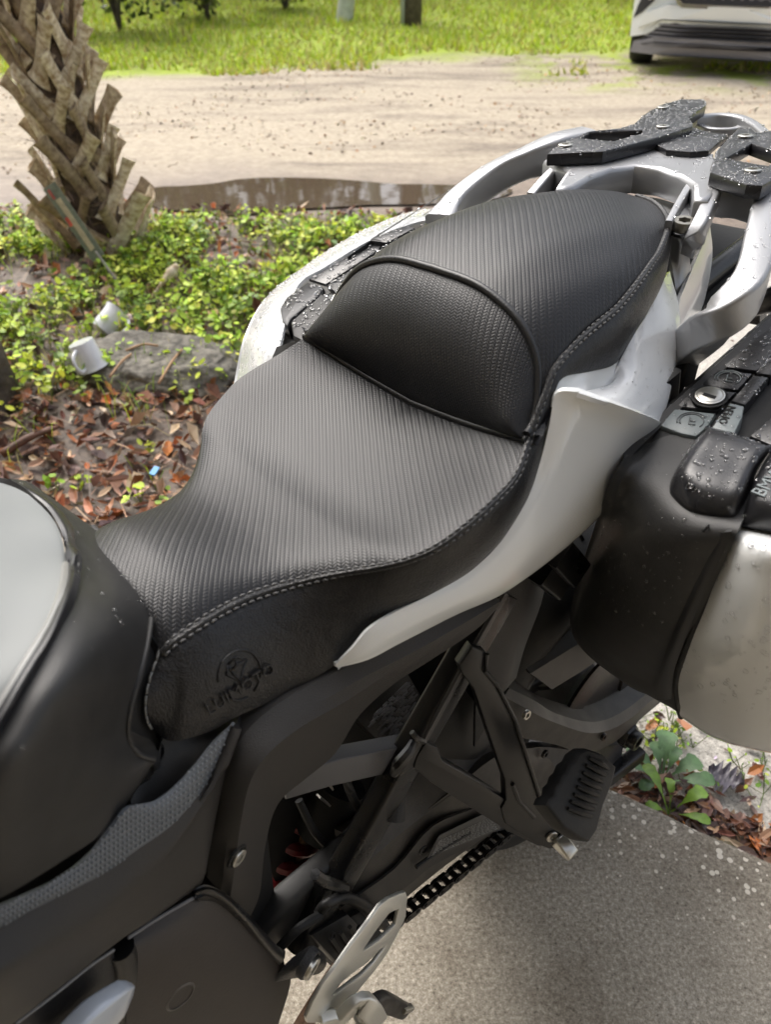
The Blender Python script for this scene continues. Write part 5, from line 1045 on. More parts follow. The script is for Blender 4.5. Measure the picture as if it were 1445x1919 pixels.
# ---------------------------------------------------------------- chain: every link a part
chain = sub('drive_chain'); c0_, c1_ = W(690, 1764, .112), W(985, 1530, .112)
dch = c1_-c0_; Lc = np.linalg.norm(dch); dch /= Lc; upc = np.cross(dch, [0, 1, 0]); upc /= np.linalg.norm(upc)
def link_mesh(wide):
    gs = []; p = .0159
    for s in (-1, 1):
        off = (.0085 if wide else .0060)*s; V = []; ring = []
        for i in range(18):
            t = 2*math.pi*i/18; x = (p/2 if math.cos(t) > 0 else -p/2)+.0075*math.cos(t); z = .0072*math.sin(t)*(1-.22*math.exp(-(x/.004)**2)); ring.append((x, z))
        V = [(x, off-.001, z) for x, z in ring]+[(x, off+.001, z) for x, z in ring]; n_ = 18
        gs.append((V, [(i, (i+1) % n_, n_+(i+1) % n_, n_+i) for i in range(n_)]+[tuple(range(n_)), tuple(range(2*n_-1, n_-1, -1))]))
    for x in (-p/2, p/2):
        v, f = disc_geo((x, -.0105 if wide else -.006, 0), (0, 1, 0), .0028 if wide else .0048, .021 if wide else .012, 12); gs.append(([tuple(q) for q in v], f))
    V, F = join_geo(gs); me = bpy.data.meshes.new('link'); me.from_pydata([tuple(map(float, v)) for v in V], [], F); me.materials.append(M_CHAIN); bm = bmesh.new(); bm.from_mesh(me); bmesh.ops.recalc_face_normals(bm, faces=bm.faces); bm.to_mesh(me); bm.free(); return me
LM = [link_mesh(True), link_mesh(False)]; e1, e2_ = loc(dch), loc(upc); e3 = np.cross(e2_, e1)
for i in range(int(Lc/.0159)):
    o = bpy.data.objects.new('link', LM[i % 2]); C.objects.link(o); o.parent = chain; c = loc(c0_+dch*.0159*(i+.5)); sag = -.004*math.sin(math.pi*i*.0159/Lc)
    o.matrix_basis = Matrix(((e1[0], e3[0], e2_[0], c[0]), (e1[1], e3[1], e2_[1], c[1]), (e1[2], e3[2], e2_[2], c[2]+sag), (0, 0, 0, 1)))

# ---------------------------------------------------------------- rear wheel
wh = sub('rear_wheel'); RW = .325
def ring_geo(prof, n_=96, c=(0, 0, .325)):
    V = []; F = []; k = len(prof)
    for i in range(n_):
        t = 2*math.pi*i/n_
        for r_, w_ in prof: V.append(np.array([c[0]+r_*math.cos(t), w_, c[2]+r_*math.sin(t)]))
    for i in range(n_):
        for j in range(k): F.append((i*k+j, ((i+1) % n_)*k+j, ((i+1) % n_)*k+(j+1) % k, i*k+(j+1) % k))
    return V, F
prof = [(.215, -.07), (.235, -.088), (.262, -.096), (.285, -.092), (.306, -.07), (.320, -.035), (.325, 0), (.320, .035), (.306, .07), (.285, .092), (.262, .096), (.235, .088), (.215, .07), (.225, 0)]
rods('tyre', [ring_geo(prof)], M_RUBBER, wh, sharp=60)
rim = [(.218, -.075), (.222, -.082), (.205, -.078), (.19, -.03), (.19, .03), (.205, .078), (.222, .082), (.218, .075), (.206, 0)]
M_WHEEL = mat('grey_wheel', (.12, .12, .12), .45, var=.2, vscale=40); rods('rim', [ring_geo(rim)], M_WHEEL, wh)
gs = [disc_geo((0, -.07, RW), (0, 1, 0), .05, .14, 24)]
for i in range(10):
    t = 2*math.pi*(i//2)/5+(.16 if i % 2 else -.16); t2 = 2*math.pi*(i//2)/5+(.30 if i % 2 else -.30)
    gs.append(sweep_geo([B(.04*math.cos(t), .02, RW+.04*math.sin(t)), B(.2*math.cos(t2), .02, RW+.2*math.sin(t2))], rrect(.016, .024, .4), smooth_in=False))
rods('spokes', gs, M_WHEEL, wh)
rods('sprocket', [disc_geo((0, .100, RW), (0, 1, 0), .108, .006, 45, .06)], M_CHAIN, wh)
gs = []
for i in range(36):
    t = 2*math.pi*i/36
    for s in (-1, 1): gs.append(sweep_geo([B(.3262*math.cos(t+.02*k), s*(.008+.014*k), RW+(.3262-.0035*k*k/3)*math.sin(t+.02*k)) for k in range(4)], circ(.0025, 4), smooth_in=False))
V, F = join_geo(gs); o = mesh_obj('tread_ribs', loc(V), F, M_RUBBER, wh); o['kind'] = 'stuff'
rods('brake_disc', [disc_geo((0, -.085, RW), (0, 1, 0), .12, .005, 40, .07)], M_STEEL, wh)
# front wheel, forks and the rest of the front end, out of the picture
fw = sub('front_wheel'); 
rods('tyre', [ring_geo([(r_, w_*.62) for r_, w_ in prof], c=(-1.55, 0, .325))], M_RUBBER, fw, sharp=60); rods('rim', [ring_geo([(r_, w_*.55) for r_, w_ in rim], c=(-1.55, 0, .325))], M_WHEEL, fw)

# ---------------------------------------------------------------- passenger footrest hanger
hang = sub('passenger_footrest'); M_HANG = mat('satin_black_hanger', (.008, .008, .009), .36, bump=.15, bscale=500, rvar=.05)
PA, PB_, PC_ = W(890, 1240, .146), W(795, 1425, .142), W(1034, 1567, .2265); hn = np.cross(PB_-PA, PC_-PA); hn /= np.linalg.norm(hn); hn = hn if hn@(CAMB-PA) > 0 else -hn
HP = lambda L_, o_=0: [PL(x, y, PA+hn*o_, hn) for x, y in L_]
RA = [(886, 1212), (912, 1223), (907, 1256), (932, 1284), (964, 1348), (1006, 1478), (1018, 1518), (1052, 1548), (1068, 1568), (1060, 1586), (1030, 1592), (1000, 1580), (948, 1545), (940, 1516), (949, 1500), (947, 1462), (912, 1362), (889, 1292), (868, 1264), (862, 1248)]
plate('rear_arm', HP(RA), hn, .014, M_HANG, hang, bevel=.0022)
FA = [(799, 1391), (822, 1404), (831, 1428), (900, 1468), (962, 1508), (1006, 1534), (1040, 1556), (1046, 1588), (1008, 1586), (958, 1562), (858, 1500), (812, 1470), (776, 1440), (781, 1420)]
plate('front_arm', HP(FA, -.003), hn, .014, M_HANG, hang, bevel=.0022)
rod('arm_edge', [q+hn*.0015 for q in HP([(912, 1224), (908, 1256), (933, 1285), (965, 1348), (1007, 1478), (1019, 1518), (1050, 1546)])], circ(.0022, 8), M_HANG, hang, smooth_in=False)
rod('arm_edge', [q+hn*.0015 for q in HP([(960, 1468), (972, 1500), (1000, 1530)])], circ(.0025, 8), M_HANG, hang, smooth_in=False)
pv = PL(1034, 1567, PA+hn*.001, hn); bolt('pivot_pin', pv, hn, .0075, .0025, M_STEEL, hang, rin=.003)
V, F = sweep_geo([W(1045, 1572, .232), W(1062, 1590, .246), W(1070, 1600, .252)], rrect(.018, .014, .4), up=(0, 1, 0)); fixn(mesh_obj('hinge_clevis', loc(V), F, M_STEEL, hang))
# folded-up rubber peg: a wedge with ribbed faces
pegc = [W(1102, 1408, .262), W(1156, 1437, .272), W(1122, 1500, .268), W(1122, 1560, .266), W(1108, 1580, .262), W(1060, 1558, .250), W(1028, 1512, .246), W(1044, 1488, .250), W(1060, 1455, .255), W(1085, 1425, .26)]
pn_ = np.array([.15, .75, .65]); peg_pl = [PL(*q, W(1090, 1490, .262), pn_) for q in ((1100, 1402), (1130, 1412), (1157, 1437), (1150, 1468), (1133, 1510), (1121, 1556), (1106, 1578), (1092, 1574), (1060, 1554), (1026, 1510), (1030, 1498), (1042, 1490), (1044, 1476), (1052, 1468), (1056, 1455), (1064, 1447), (1070, 1432), (1080, 1425), (1086, 1412))]
plate('peg_rubber', peg_pl, pn_, .022, M_RUBBER, hang, bevel=.0035, sharp=60)
rib = []
for i in range(8):
    t = i/7; a_ = PL(1105-40*t, 1420+95*t, W(1090, 1490, .262)+np.array([.15, .75, .65])*.002, pn_); b_ = PL(1140-30*t, 1440+90*t, W(1090, 1490, .262)+np.array([.15, .75, .65])*.002, pn_); m_ = (a_+b_)/2+(b_-a_)*.0+pn_*.002
    rib.append(sweep_geo([a_, m_, b_], circ(.004, 6), scale=[.5, 1, .5]))
rods('peg_ribs', rib, M_RUBBER, hang)

# ---------------------------------------------------------------- rider footrest, heel plate and gear linkage
fr_ = sub('rider_footrest'); Zq = lambda x, y: (480+x*340/1445, 1640+y*279/1186)
hp = [(1150, 150), (1195, 138), (1208, 175), (1195, 330), (1165, 400), (1120, 490), (1050, 620), (950, 760), (850, 880), (760, 990), (680, 1080), (600, 1180), (410, 1180), (400, 1140), (450, 1020), (540, 860), (640, 730), (760, 560), (880, 400), (985, 250), (1050, 195)]
wz = lambda x, y: .178
n_h = np.array([0.12, 1, .1])
P0 = W(700, 1780, .185)
H1 = [(865, 590), (850, 640), (905, 600), (1100, 390), (1140, 300), (1130, 275), (1100, 285), (1010, 380), (930, 490)]
H1 = [(1140, 272), (1105, 285), (1060, 310), (960, 440), (868, 575), (856, 608), (985, 520), (1110, 400)]
H2 = [(1030, 572), (985, 600), (900, 690), (750, 800), (660, 880), (612, 955), (640, 950), (850, 790), (940, 700)]
pq = lambda L_: [PL(*Zq(*q), P0, n_h) for q in L_]
plate('heel_plate', pq(hp), n_h, .005, M_SATIN, fr_, holes=[pq(H1), pq(H2)], bevel=.0012)
rod('peg_bracket', [PL(*Zq(520, 1180), P0, n_h), PL(*Zq(680, 1120), P0+[0, .01, 0], n_h), PL(*Zq(800, 1010), P0+[0, .02, 0], n_h), PL(*Zq(900, 1060), P0+[0, .03, 0], n_h), PL(*Zq(960, 1160), P0+[0, .03, 0], n_h)], rrect(.022, .012, .4), M_SATIN, fr_, up=(0, 1, 0))
sp0, sp1 = PL(*Zq(850, 1110), P0+[0, .02, 0], n_h), PL(*Zq(890, 1240), P0+[0, .02, 0], n_h); dd = sp1-sp0; L_ = np.linalg.norm(dd); dd /= L_; s1 = np.cross(dd, [0, 1, 0]); s1 /= np.linalg.norm(s1); s2 = np.cross(dd, s1)
rod('return_spring', [sp0+dd*L_*t+(s1*math.cos(2*math.pi*t*7)+s2*math.sin(2*math.pi*t*7))*.009 for t in np.linspace(0, 1, 80)], circ(.0018, 6), M_STEEL, fr_, smooth_in=False)
rod('stand_lever', [PL(*Zq(880, 1060), P0+[0, .0, 0], n_h), PL(*Zq(980, 1010), P0+[0, .0, -.0], n_h), PL(*Zq(1090, 1040), P0, n_h), PL(*Zq(1180, 1080), P0, n_h), PL(*Zq(1232, 1050), P0, n_h)], rrect(.020, .012, .5), mat('worn_lever', (.07, .065, .06), .4, metal=.5, var=.5, vscale=60), fr_, scale=[1, 1.2, 1, .9, .3], up=(0, 1, 0))
rod('lever_tip', [PL(*Zq(1170, 1075), P0+[0, .006, 0], n_h), PL(*Zq(1236, 1052), P0+[0, .006, 0], n_h)], rrect(.008, .006), M_STEEL, fr_, smooth_in=False)
rod('frame_plate', [W(560, 1935, .145), W(600, 1870, .148), (W(640, 1810, .150)), W(660, 1790, .150)], rrect(.030, .010, .2), M_TAN, bike, up=(0, 1, 0))
for k_, (pts_, r_) in enumerate(((((640, 1420, .09), (655, 1480, .10), (690, 1560, .10), (700, 1640, .105)), .005), (((560, 1500, .06), (590, 1560, .08), (640, 1620, .09), (660, 1690, .10)), .0045), (((830, 1330, .09), (800, 1400, .10), (770, 1470, .11)), .004), (((880, 1560, .137), (830, 1590, .137), (780, 1625, .136)), .0028), (((520, 1780, .135), (560, 1740, .14), (600, 1715, .14)), .005))):
    rod('hose', [W(*q) for q in pts_], circ(r_, 8), M_RUBBER, bike)
for q in ((700, 1520, .122), (790, 1590, .128), (664, 1600, .121), (955, 1440, .128), (1020, 1412, .128), (985, 1338, .140), (1130, 1380, .143)):
    bolt('bolt', W(*q), (0, 1, .1), .0065, .004, M_STEEL if q[0] % 2 else M_BLACK, sw)
# connector block
cb = sub('sensor_connector'); c_ = [W(598, 1762, .150), W(668, 1722, .150), W(690, 1760, .150), W(634, 1815, .150)]
plate('connector_body', c_, (.2, .9, .35), .02, M_PLASTIC, cb, bevel=.002)
gs = []
for t in (.25, .5, .75): gs.append(sweep_geo([(c_[0]*(1-t)+c_[1]*t)+[0, .004, 0], (c_[3]*(1-t)+c_[2]*t)+[0, .004, 0]], rrect(.004, .004), smooth_in=False))
for q in ((622, 1752), (648, 1776), (672, 1738)): gs.append(disc_geo(W(*q, .152), (.2, .9, .35), .0035, .003, 12, .002))
rods('connector_ribs', gs, M_PLASTIC, cb)
plate('connector_plug', [W(650, 1738, .145), W(690, 1716, .145), W(715, 1752, .145), W(690, 1775, .145)], (.2, .9, .35), .02, M_DARK, cb, bevel=.002)
cen = cat_rom([W(596, 1712, .135), W(612, 1694, .14), W(640, 1683, .142), W(672, 1690, .142), W(705, 1715, .14), W(722, 1735, .135)], 14); rod('corrugated_cable', cen, circ(.0062, 10), M_PLASTIC, bike, smooth_in=False, scale=[1 if i % 2 else .8 for i in range(len(cen))], sharp=80)
rod('rubber_gaiter', [W(752, 1470, .118), W(740, 1500, .124), W(733, 1528, .128)], circ(.012, 14), M_RUBBER, bike, scale=[.7, 1, 1.35])

# ---------------------------------------------------------------- luggage rack
rack = sub('luggage_rack'); TZ = lambda x, y, z: Z(x, y, z)
gs = []
RN = [W(1232, 702, .118), W(1266, 670, .130), Z(1325, 620, .992), Z(1384, 566, 1.022), Z(1410, 520, 1.036), Z(1424, 455, 1.052), Z(1442, 400, 1.062), Z(1475, 370, 1.066)]
gs.append(sweep_geo(RN, rrect(.029, .034, .3), k=5, scale=[1, 1, 1, 1, 1, 1, 1.1, 1.3]))
RF = [Z(828, 432, 1.000), Z(846, 400, 1.012), Z(876, 370, 1.026), Z(928, 333, 1.045), Z(985, 306, 1.060), Z(1045, 288, 1.068), Z(1100, 276, 1.070)]
gs.append(sweep_geo(RF, rrect(.032, .036, .35), k=5, scale=[1.3, 1, 1, 1, 1, 1.3, 1.3]))
gs.append(sweep_geo([Z(1252, 428, 1.056), Z(1272, 390, 1.062), Z(1296, 350, 1.068), Z(1330, 302, 1.072)], rrect(.007, .016, .4), k=5, up=(0, 0, 1)))
gs.append(sweep_geo([Z(1289, 478, 1.030), Z(1312, 428, 1.056), Z(1336, 372, 1.068), Z(1358, 330, 1.072)], rrect(.014, .024, .35), k=5, scale=[.6, 1, 1, 1]))
gs.append(sweep_geo([Z(1000, 385, 1.040), Z(1030, 350, 1.054), Z(1062, 320, 1.062), Z(1095, 298, 1.066)], rrect(.012, .036, .4), k=4)); gs.append(sweep_geo([Z(1068, 382, 1.038), Z(1088, 355, 1.054), Z(1118, 325, 1.064), Z(1150, 302, 1.066)], rrect(.018, .036, .4), k=4))
gs.append(sweep_geo([Z(1036, 378, 1.036), Z(1060, 350, 1.046), Z(1090, 325, 1.054)], rrect(.030, .008, .3), k=4))
gs.append(sweep_geo([Z(1302, 232, 1.070), Z(1345, 228, 1.070), Z(1385, 232, 1.070), Z(1412, 246, 1.070), Z(1435, 266, 1.070)], rrect(.014, .022, .5), k=5))
gs.append(sweep_geo([Z(1300, 236, 1.062), Z(1320, 254, 1.058), Z(1375, 256, 1.058), Z(1398, 240, 1.062)], rrect(.010, .024, .5), k=5))
gs.append(plate_geo([Z(x, y, 1.079) for x, y in ((1018, 300), (1046, 278), (1131, 284), (1190, 266), (1222, 258), (1232, 276), (1300, 286), (1332, 278), (1346, 300), (1340, 318), (1430, 345), (1500, 330), (1510, 400), (1440, 368), (1385, 352), (1352, 350), (1330, 372), (1302, 372), (1300, 345), (1275, 328), (1235, 314), (1190, 310), (1145, 316), (1108, 330), (1078, 348), (1040, 352), (1062, 318))], (0, 0, 1), .032, bevel=.005))
LEG = [[Z(1284, 372, 1.062), Z(1305, 368, 1.060), Z(1335, 360, 1.062)], [Z(1254, 424, 1.052), Z(1280, 428, 1.050), Z(1312, 422, 1.052)], [Z(1254, 462, 1.030), Z(1274, 472, 1.028), Z(1294, 474, 1.026)], [W(1264, 520, .096), W(1282, 528, .102), W(1297, 524, .098)], [W(1274, 600, .116), W(1281, 604, .119), W(1288, 598, .116)]]
rods('rack_frame', gs, M_CAST, rack, sharp=45)
rfm = rack.children[0]
leg = sheet('rack_leg', LEG, M_CAST, rack, k=5, thick=.008)
PN = np.array([0.0, 0, 1.0]); zp = 1.094
def zp_(L_, z=zp): return [Z(x, y, z) for x, y in L_]
pad1 = plate('rack_pad', zp_([(1026, 288), (1050, 270), (1104, 246), (1161, 240), (1188, 232), (1212, 211), (1240, 196), (1275, 186), (1322, 186), (1324, 197), (1292, 219), (1299, 229), (1299, 236), (1222, 260), (1131, 283)]), PN, .014, M_PLASTIC_W, rack, holes=[zp_([(1086, 259), (1106, 248), (1206, 243), (1204, 249), (1150, 264)])], bevel=.002)
pad2 = plate('rack_pad', zp_([(1228, 268), (1266, 243), (1300, 238), (1325, 246), (1364, 252), (1330, 281), (1295, 284), (1250, 280)], 1.086), PN, .008, M_PLASTIC_W, rack, bevel=.002)
pad3 = plate('rack_pad', zp_([(1345, 280), (1384, 240), (1408, 239), (1420, 249), (1452, 243), (1500, 270), (1500, 310), (1430, 347), (1400, 345), (1332, 322)]), PN, .014, M_PLASTIC_W, rack, holes=[zp_([(1358, 297), (1410, 268), (1460, 285), (1470, 300), (1440, 310)])], bevel=.002)
for q in ((1060, 273), (1243, 202), (1243, 238), (1398, 256), (1411, 320)): bolt('bolt', Z(*q, zp+.0005), PN, .0085, .002, M_STEEL, rack)
eb = Z(1280, 430, 1.052); bolt('mounting_bolt', eb, (-.1, .1, 1), .0115, .010, mat('dull_bolt', (.25, .24, .21), .4, metal=.9, bump=.2), rack, rin=.006)
V, F = disc_geo(eb-[0, 0, .003], (-.1, .1, 1), .0135, .004, 24, .0115); mesh_obj('washer', loc(V), F, M_BLACK, rack, sharp=40)
# seat lock bracket between the seat and the rack
sheet('tail_centre_panel', [[Z(1190, 366, 1.040), Z(1235, 372, 1.036), Z(1275, 385, 1.034)], [Z(1225, 384, 1.045), Z(1262, 398, 1.040), Z(1282, 405, 1.038)], [Z(1252, 410, 1.040), Z(1262, 430, 1.036), Z(1270, 440, 1.034)]], M_CAST, bike, k=4, thick=.006)
# what shows behind the near grab rail
sheet('rear_fender', [[S(1330, 470, .44), S(1332, 500, .42)], [S(1340, 446, .47), S(1352, 506, .42)], [S(1368, 436, .49), S(1378, 514, .42)], [S(1398, 442, .49), S(1400, 522, .42)], [S(1428, 468, .47), S(1420, 530, .42)]], M_PAINT_W, bike, k=5, thick=.02)
sheet('tail_lamp_housing', [[S(1330, 494, .415), S(1365, 502, .415), S(1425, 524, .415)], [S(1322, 520, .40), S(1360, 528, .395), S(1425, 542, .39)], [S(1316, 555, .37), S(1352, 560, .365), S(1425, 565, .36)], [S(1312, 585, .37), S(1345, 596, .37), S(1425, 610, .37)]], M_PLASTIC_W, bike, k=4, thick=.02)
rod('indicator_stalk', [S(1325, 565, .34), S(1362, 558, .34), S(1410, 548, .34)], rrect(.026, .026, .5), M_BLACK, bike); bolt('bolt', S(1345, 566, .325), (-.5, .6, .6), .008, .006, M_STEEL, bike)
rod('indicator', [S(1418, 575, .33), S(1450, 560, .33), S(1490, 545, .33)], rrect(.04, .035, .6), M_PLASTIC_W, bike, scale=[.7, 1, .9])
rod('pannier_mount', [W(1245, 700, .155), W(1235, 790, .155), W(1205, 880, .150)], rrect(.030, .022, .4), M_BLACK, bike, up=(0, 1, 0)); rod('pannier_mount', [W(1290, 660, .150), W(1262, 760, .150), W(1225, 850, .150)], rrect(.028, .02, .4), M_PLASTIC, bike, up=(0, 1, 0))
rod('holder_bracket', [W(1050, 1035, .155), W(1085, 1075, .150)], rrect(.032, .012, .3), M_BLACK, bike, smooth_in=False, up=(0, 1, 0)); rod('holder_bracket', [W(1020, 1060, .135), W(1055, 1090, .135)], rrect(.04, .02, .3), M_BLACK, bike, smooth_in=False, up=(0, 1, 0))
rod('rear_frame_rail', [B(-.45, .06, .80), B(-.1, .08, .93), B(.25, .07, .98)], circ(.014, 10), M_BLACK, bike); rod('rear_frame_rail', [B(-.45, -.06, .80), B(-.1, -.08, .93), B(.25, -.07, .98)], circ(.014, 10), M_BLACK, bike)
sheet('under_seat_tray', [[B(s_, w_, z_) for w_ in np.linspace(-.10, .10, 5)] for s_, z_ in ((-.55, .80), (-.3, .84), (0, .93), (.2, .97), (.34, .96), (.40, .90))], M_DARK, bike, k=3, thick=.01)
sheet('tank_body', [[B(s_, w_*k_, z_-.06*abs(w_/.13)**3) for w_ in np.linspace(-.13, .13, 7)] for s_, z_, k_ in ((-.66, .93, .7), (-.75, 1.0, 1), (-.95, 1.07, 1.15), (-1.1, 1.06, 1.1), (-1.2, .98, .9))], M_PAINT_T, bike, k=3, thick=.02)

# ---------------------------------------------------------------- near pannier
PNT = np.array([-.2, 0, 1.0]); PNT /= np.linalg.norm(PNT); PT0 = B(-.2, .19, .905)
T = lambda x, y, off=0.0: PL(x, y, PT0+PNT*off, PNT)
def case_group(label):
    e = empty('pannier', MW); tag(e, label, 'pannier', 'hard panniers on the motorcycle'); return e
pan = case_group('near hard pannier, black with a pale grey outer lid, beaded with rain')
Fs = [[T(1130, 1000), T(1180, 860), T(1216, 830), T(1290, 770), T(1420, 800)],
      [S(1132, 960, -.165), T(1170, 920, -.004), T(1218, 905, .0), T(1300, 900, .002), T(1410, 950, .002)],
      [S(1120, 1012, -.160), S(1160, 985, -.200), S(1215, 975, -.218), S(1300, 985, -.222), S(1386, 990, -.212)],
      [S(1096, 1085, -.155), S(1135, 1062, -.192), S(1200, 1058, -.215), S(1290, 1055, -.222), S(1362, 1045, -.214)],
      [S(1080, 1155, -.150), S(1120, 1145, -.185), S(1185, 1140, -.205), S(1262, 1130, -.214), S(1325, 1125, -.210)],
      [S(1088, 1202, -.140), S(1130, 1205, -.168), S(1180, 1208, -.185), S(1238, 1205, -.195), S(1290, 1200, -.198)],
      [S(1125, 1244, -.120), S(1165, 1255, -.140), S(1200, 1262, -.152), S(1238, 1264, -.162), S(1270, 1268, -.170)],
      [S(1180, 1284, -.100), S(1210, 1300, -.112), S(1235, 1314, -.122), S(1256, 1325, -.130), S(1275, 1338, -.140)],
      [S(1200, 1290, -.02), S(1225, 1300, -.03), S(1245, 1308, -.04), S(1265, 1315, -.05), S(1290, 1325, -.06)]]
F2 = []
TOP0 = [(1168, 893), (1190, 880), (1218, 865), (1270, 850), (1420, 870)]
Fs[0] = [T(1215, 830, -.002), T(1235, 822), T(1260, 815), T(1310, 815), T(1430, 850)]
Fs[1] = [T(1160, 905, -.004), T(1185, 895), T(1220, 885), T(1290, 890), T(1410, 930)]
for r_ in Fs:
    a = r_[0]; F2.append([a+[.26, -.012, .05], a+[.03, -.014, .003], a]+list(r_[1:]))
sh = sheet('inner_shell', F2, M_PLASTIC, pan, k=4, thick=.004)
LGs = [[T(1378, 982, -.004), T(1405, 986, -.006), T(1450, 994, -.010), T(1520, 1004, -.018), T(1620, 1010, -.03)],
       [S(1366, 1010, -.205), S(1402, 1020, -.218), S(1450, 1026, -.220), S(1530, 1030, -.200), S(1620, 1030, -.13)],
       [S(1344, 1070, -.206), S(1390, 1080, -.222), S(1450, 1086, -.224), S(1530, 1090, -.200), S(1640, 1100, -.12)],
       [S(1318, 1135, -.204), S(1375, 1145, -.220), S(1445, 1155, -.222), S(1530, 1165, -.196), S(1650, 1180, -.11)],
       [S(1290, 1205, -.196), S(1350, 1220, -.212), S(1430, 1235, -.214), S(1530, 1250, -.186), S(1660, 1270, -.09)],
       [S(1270, 1272, -.172), S(1335, 1296, -.188), S(1420, 1318, -.190), S(1530, 1335, -.160), S(1660, 1350, -.06)],
       [S(1273, 1325, -.146), S(1335, 1362, -.155), S(1415, 1390, -.155), S(1530, 1410, -.12), S(1660, 1420, -.02)],
       [S(1278, 1345, -.125), S(1340, 1384, -.120), S(1412, 1405, -.118), S(1530, 1425, -.09), S(1660, 1430, .0)],
       [S(1290, 1340, -.02), S(1345, 1375, -.0), S(1415, 1395, 0), S(1530, 1410, 0), S(1660, 1410, .1)]]
lid = sheet('outer_lid', LGs, M_PAINT, pan, k=5, thick=.004)
rod('lid_seal', [T(1382, 984, -.002), S(1368, 1010, -.2045), S(1346, 1068, -.2055), S(1320, 1134, -.2035), S(1291, 1204, -.1955), S(1269, 1270, -.1715), S(1272, 1322, -.1455), S(1277, 1343, -.125)], circ(.0035, 8), M_DARK, pan, k=5)
sheet('lid_flange', [[S(x-6, y, s_), S(x-22, y+2, s_-.002), S(x-34, y+2, s_+.001)] for x, y, s_ in ((1378, 996, -.218), (1358, 1045, -.219), (1322, 1125, -.216), (1290, 1200, -.204), (1270, 1260, -.180), (1266, 1310, -.150))], mat('flange_black', (.012, .012, .013), .5), pan, k=4, thick=.003)
rod('shell_groove', [T(1337, 976, .001), S(1326, 988, -.223), S(1310, 1004, -.222)], circ(.0012, 6), M_DARK, pan, smooth_in=False)
def slab_on_top(name, pts, off, th, m, parent=pan, bevel=.0025, holes=()):
    return plate(name, [T(x, y, off) for x, y in pts], PNT, th, m, parent, holes=[[T(x, y, off) for x, y in h] for h in holes], bevel=bevel, sharp=40)
base = slab_on_top('top_deck', [(1216, 832), (1262, 764), (1300, 722), (1336, 683), (1400, 628), (1520, 520), (1640, 600), (1560, 700), (1400, 840), (1320, 836)], -.001, .012, M_DARK)
tA = slab_on_top('top_plate', [(1336, 684), (1400, 626), (1500, 536), (1580, 560), (1500, 640), (1420, 694)], .004, .008, M_PLASTIC_W)
tB = slab_on_top('icon_plate', [(1332, 690), (1412, 699), (1384, 730), (1302, 721)], .004, .008, M_PLASTIC_W)
tC = slab_on_top('lock_plate', [(1299, 725), (1381, 734), (1346, 769), (1267, 760)], .004, .008, M_PLASTIC_W)
tD = slab_on_top('release_plate', [(1264, 765), (1343, 774), (1326, 800), (1306, 817), (1278, 812), (1238, 797)], .004, .008, M_LATCH)
tE = slab_on_top('handle_bar', [(1371, 750), (1413, 702), (1442, 706), (1398, 758)], .012, .014, M_PLASTIC_W)
tE2 = slab_on_top('handle_bar', [(1416, 698), (1452, 655), (1540, 600), (1560, 610), (1446, 702)], .012, .014, M_PLASTIC_W)
tF = slab_on_top('open_lever', [(1334, 801), (1369, 754), (1396, 760), (1392, 782), (1378, 811)], .012, .016, M_LATCH)
def cover(name, rows_, m, parent):
    R_ = []
    for r_ in rows_:
        q = [T(x, y, o_) for x, y, o_ in r_]; R_.append(q)
    return sheet(name, R_, m, parent, k=4, thick=.004)
tG = cover('corner_cover', [[(1330, 801, -.004), (1334, 803, .008), (1367, 813, .010), (1402, 825, .010), (1446, 841, .008), (1447, 842, -.004)], [(1328, 803, .004), (1330, 806, .026), (1362, 814, .028), (1400, 826, .028), (1438, 839, .026), (1445, 845, .0)], [(1294, 840, .002), (1300, 842, .027), (1338, 856, .029), (1380, 868, .029), (1412, 876, .027), (1422, 884, .0)],
    [(1268, 878, .0), (1276, 880, .025), (1316, 900, .028), (1360, 912, .028), (1394, 918, .026), (1406, 922, .0)], [(1256, 904, -.002), (1264, 906, .014), (1300, 934, .018), (1348, 950, .018), (1380, 954, .016), (1392, 958, .0)], [(1254, 922, -.004), (1260, 930, .002), (1292, 960, .004), (1338, 974, .004), (1374, 980, .003), (1382, 984, -.003)], [(1256, 926, -.012), (1264, 936, -.01), (1294, 963, -.01), (1340, 977, -.01), (1376, 983, -.01), (1382, 985, -.012)]], M_PLASTIC_W, pan)
tH = cover('lid_rim', [[(1450, 843, -.004), (1460, 846, .012), (1510, 866, .012), (1620, 900, .012)], [(1447, 846, .0), (1454, 850, .026), (1506, 872, .028), (1620, 910, .028)], [(1424, 886, .0), (1430, 888, .026), (1492, 912, .028), (1620, 950, .028)], [(1408, 924, .0), (1414, 926, .025), (1476, 950, .027), (1620, 985, .026)], [(1396, 958, .0), (1402, 960, .014), (1462, 980, .016), (1620, 1015, .014)], [(1386, 984, -.003), (1392, 986, .002), (1456, 1000, .002), (1620, 1035, .0)], [(1386, 986, -.012), (1392, 988, -.010), (1456, 1003, -.012), (1620, 1040, -.012)]], M_PLASTIC_W, pan)
tI = slab_on_top('lid_panel', [(1406, 816), (1450, 778), (1540, 740), (1620, 790), (1545, 890), (1452, 836)], .010, .01, M_PLASTIC_W)
lk = T(1331, 744, .007); V, F = disc_geo(lk, PNT, .0135, .003, 32, .0115); mesh_obj('lock_ring', loc(V), F, M_STEEL, tC, sharp=40)
V, F = disc_geo(lk, PNT, .0113, .0035, 32); mesh_obj('lock_barrel', loc(V), F, M_STEEL, tC, sharp=40)
ks = [T(1319, 738, .011), T(1342, 745, .011)]; rod('key_slot', ks, rrect(.0035, .001), M_DARK, tC, smooth_in=False, up=PNT)
V, F = disc_geo(lk-PNT*.001, PNT, .0165, .002, 32, .0145); mesh_obj('lock_recess', loc(V), F, M_DARK, tC, sharp=40)
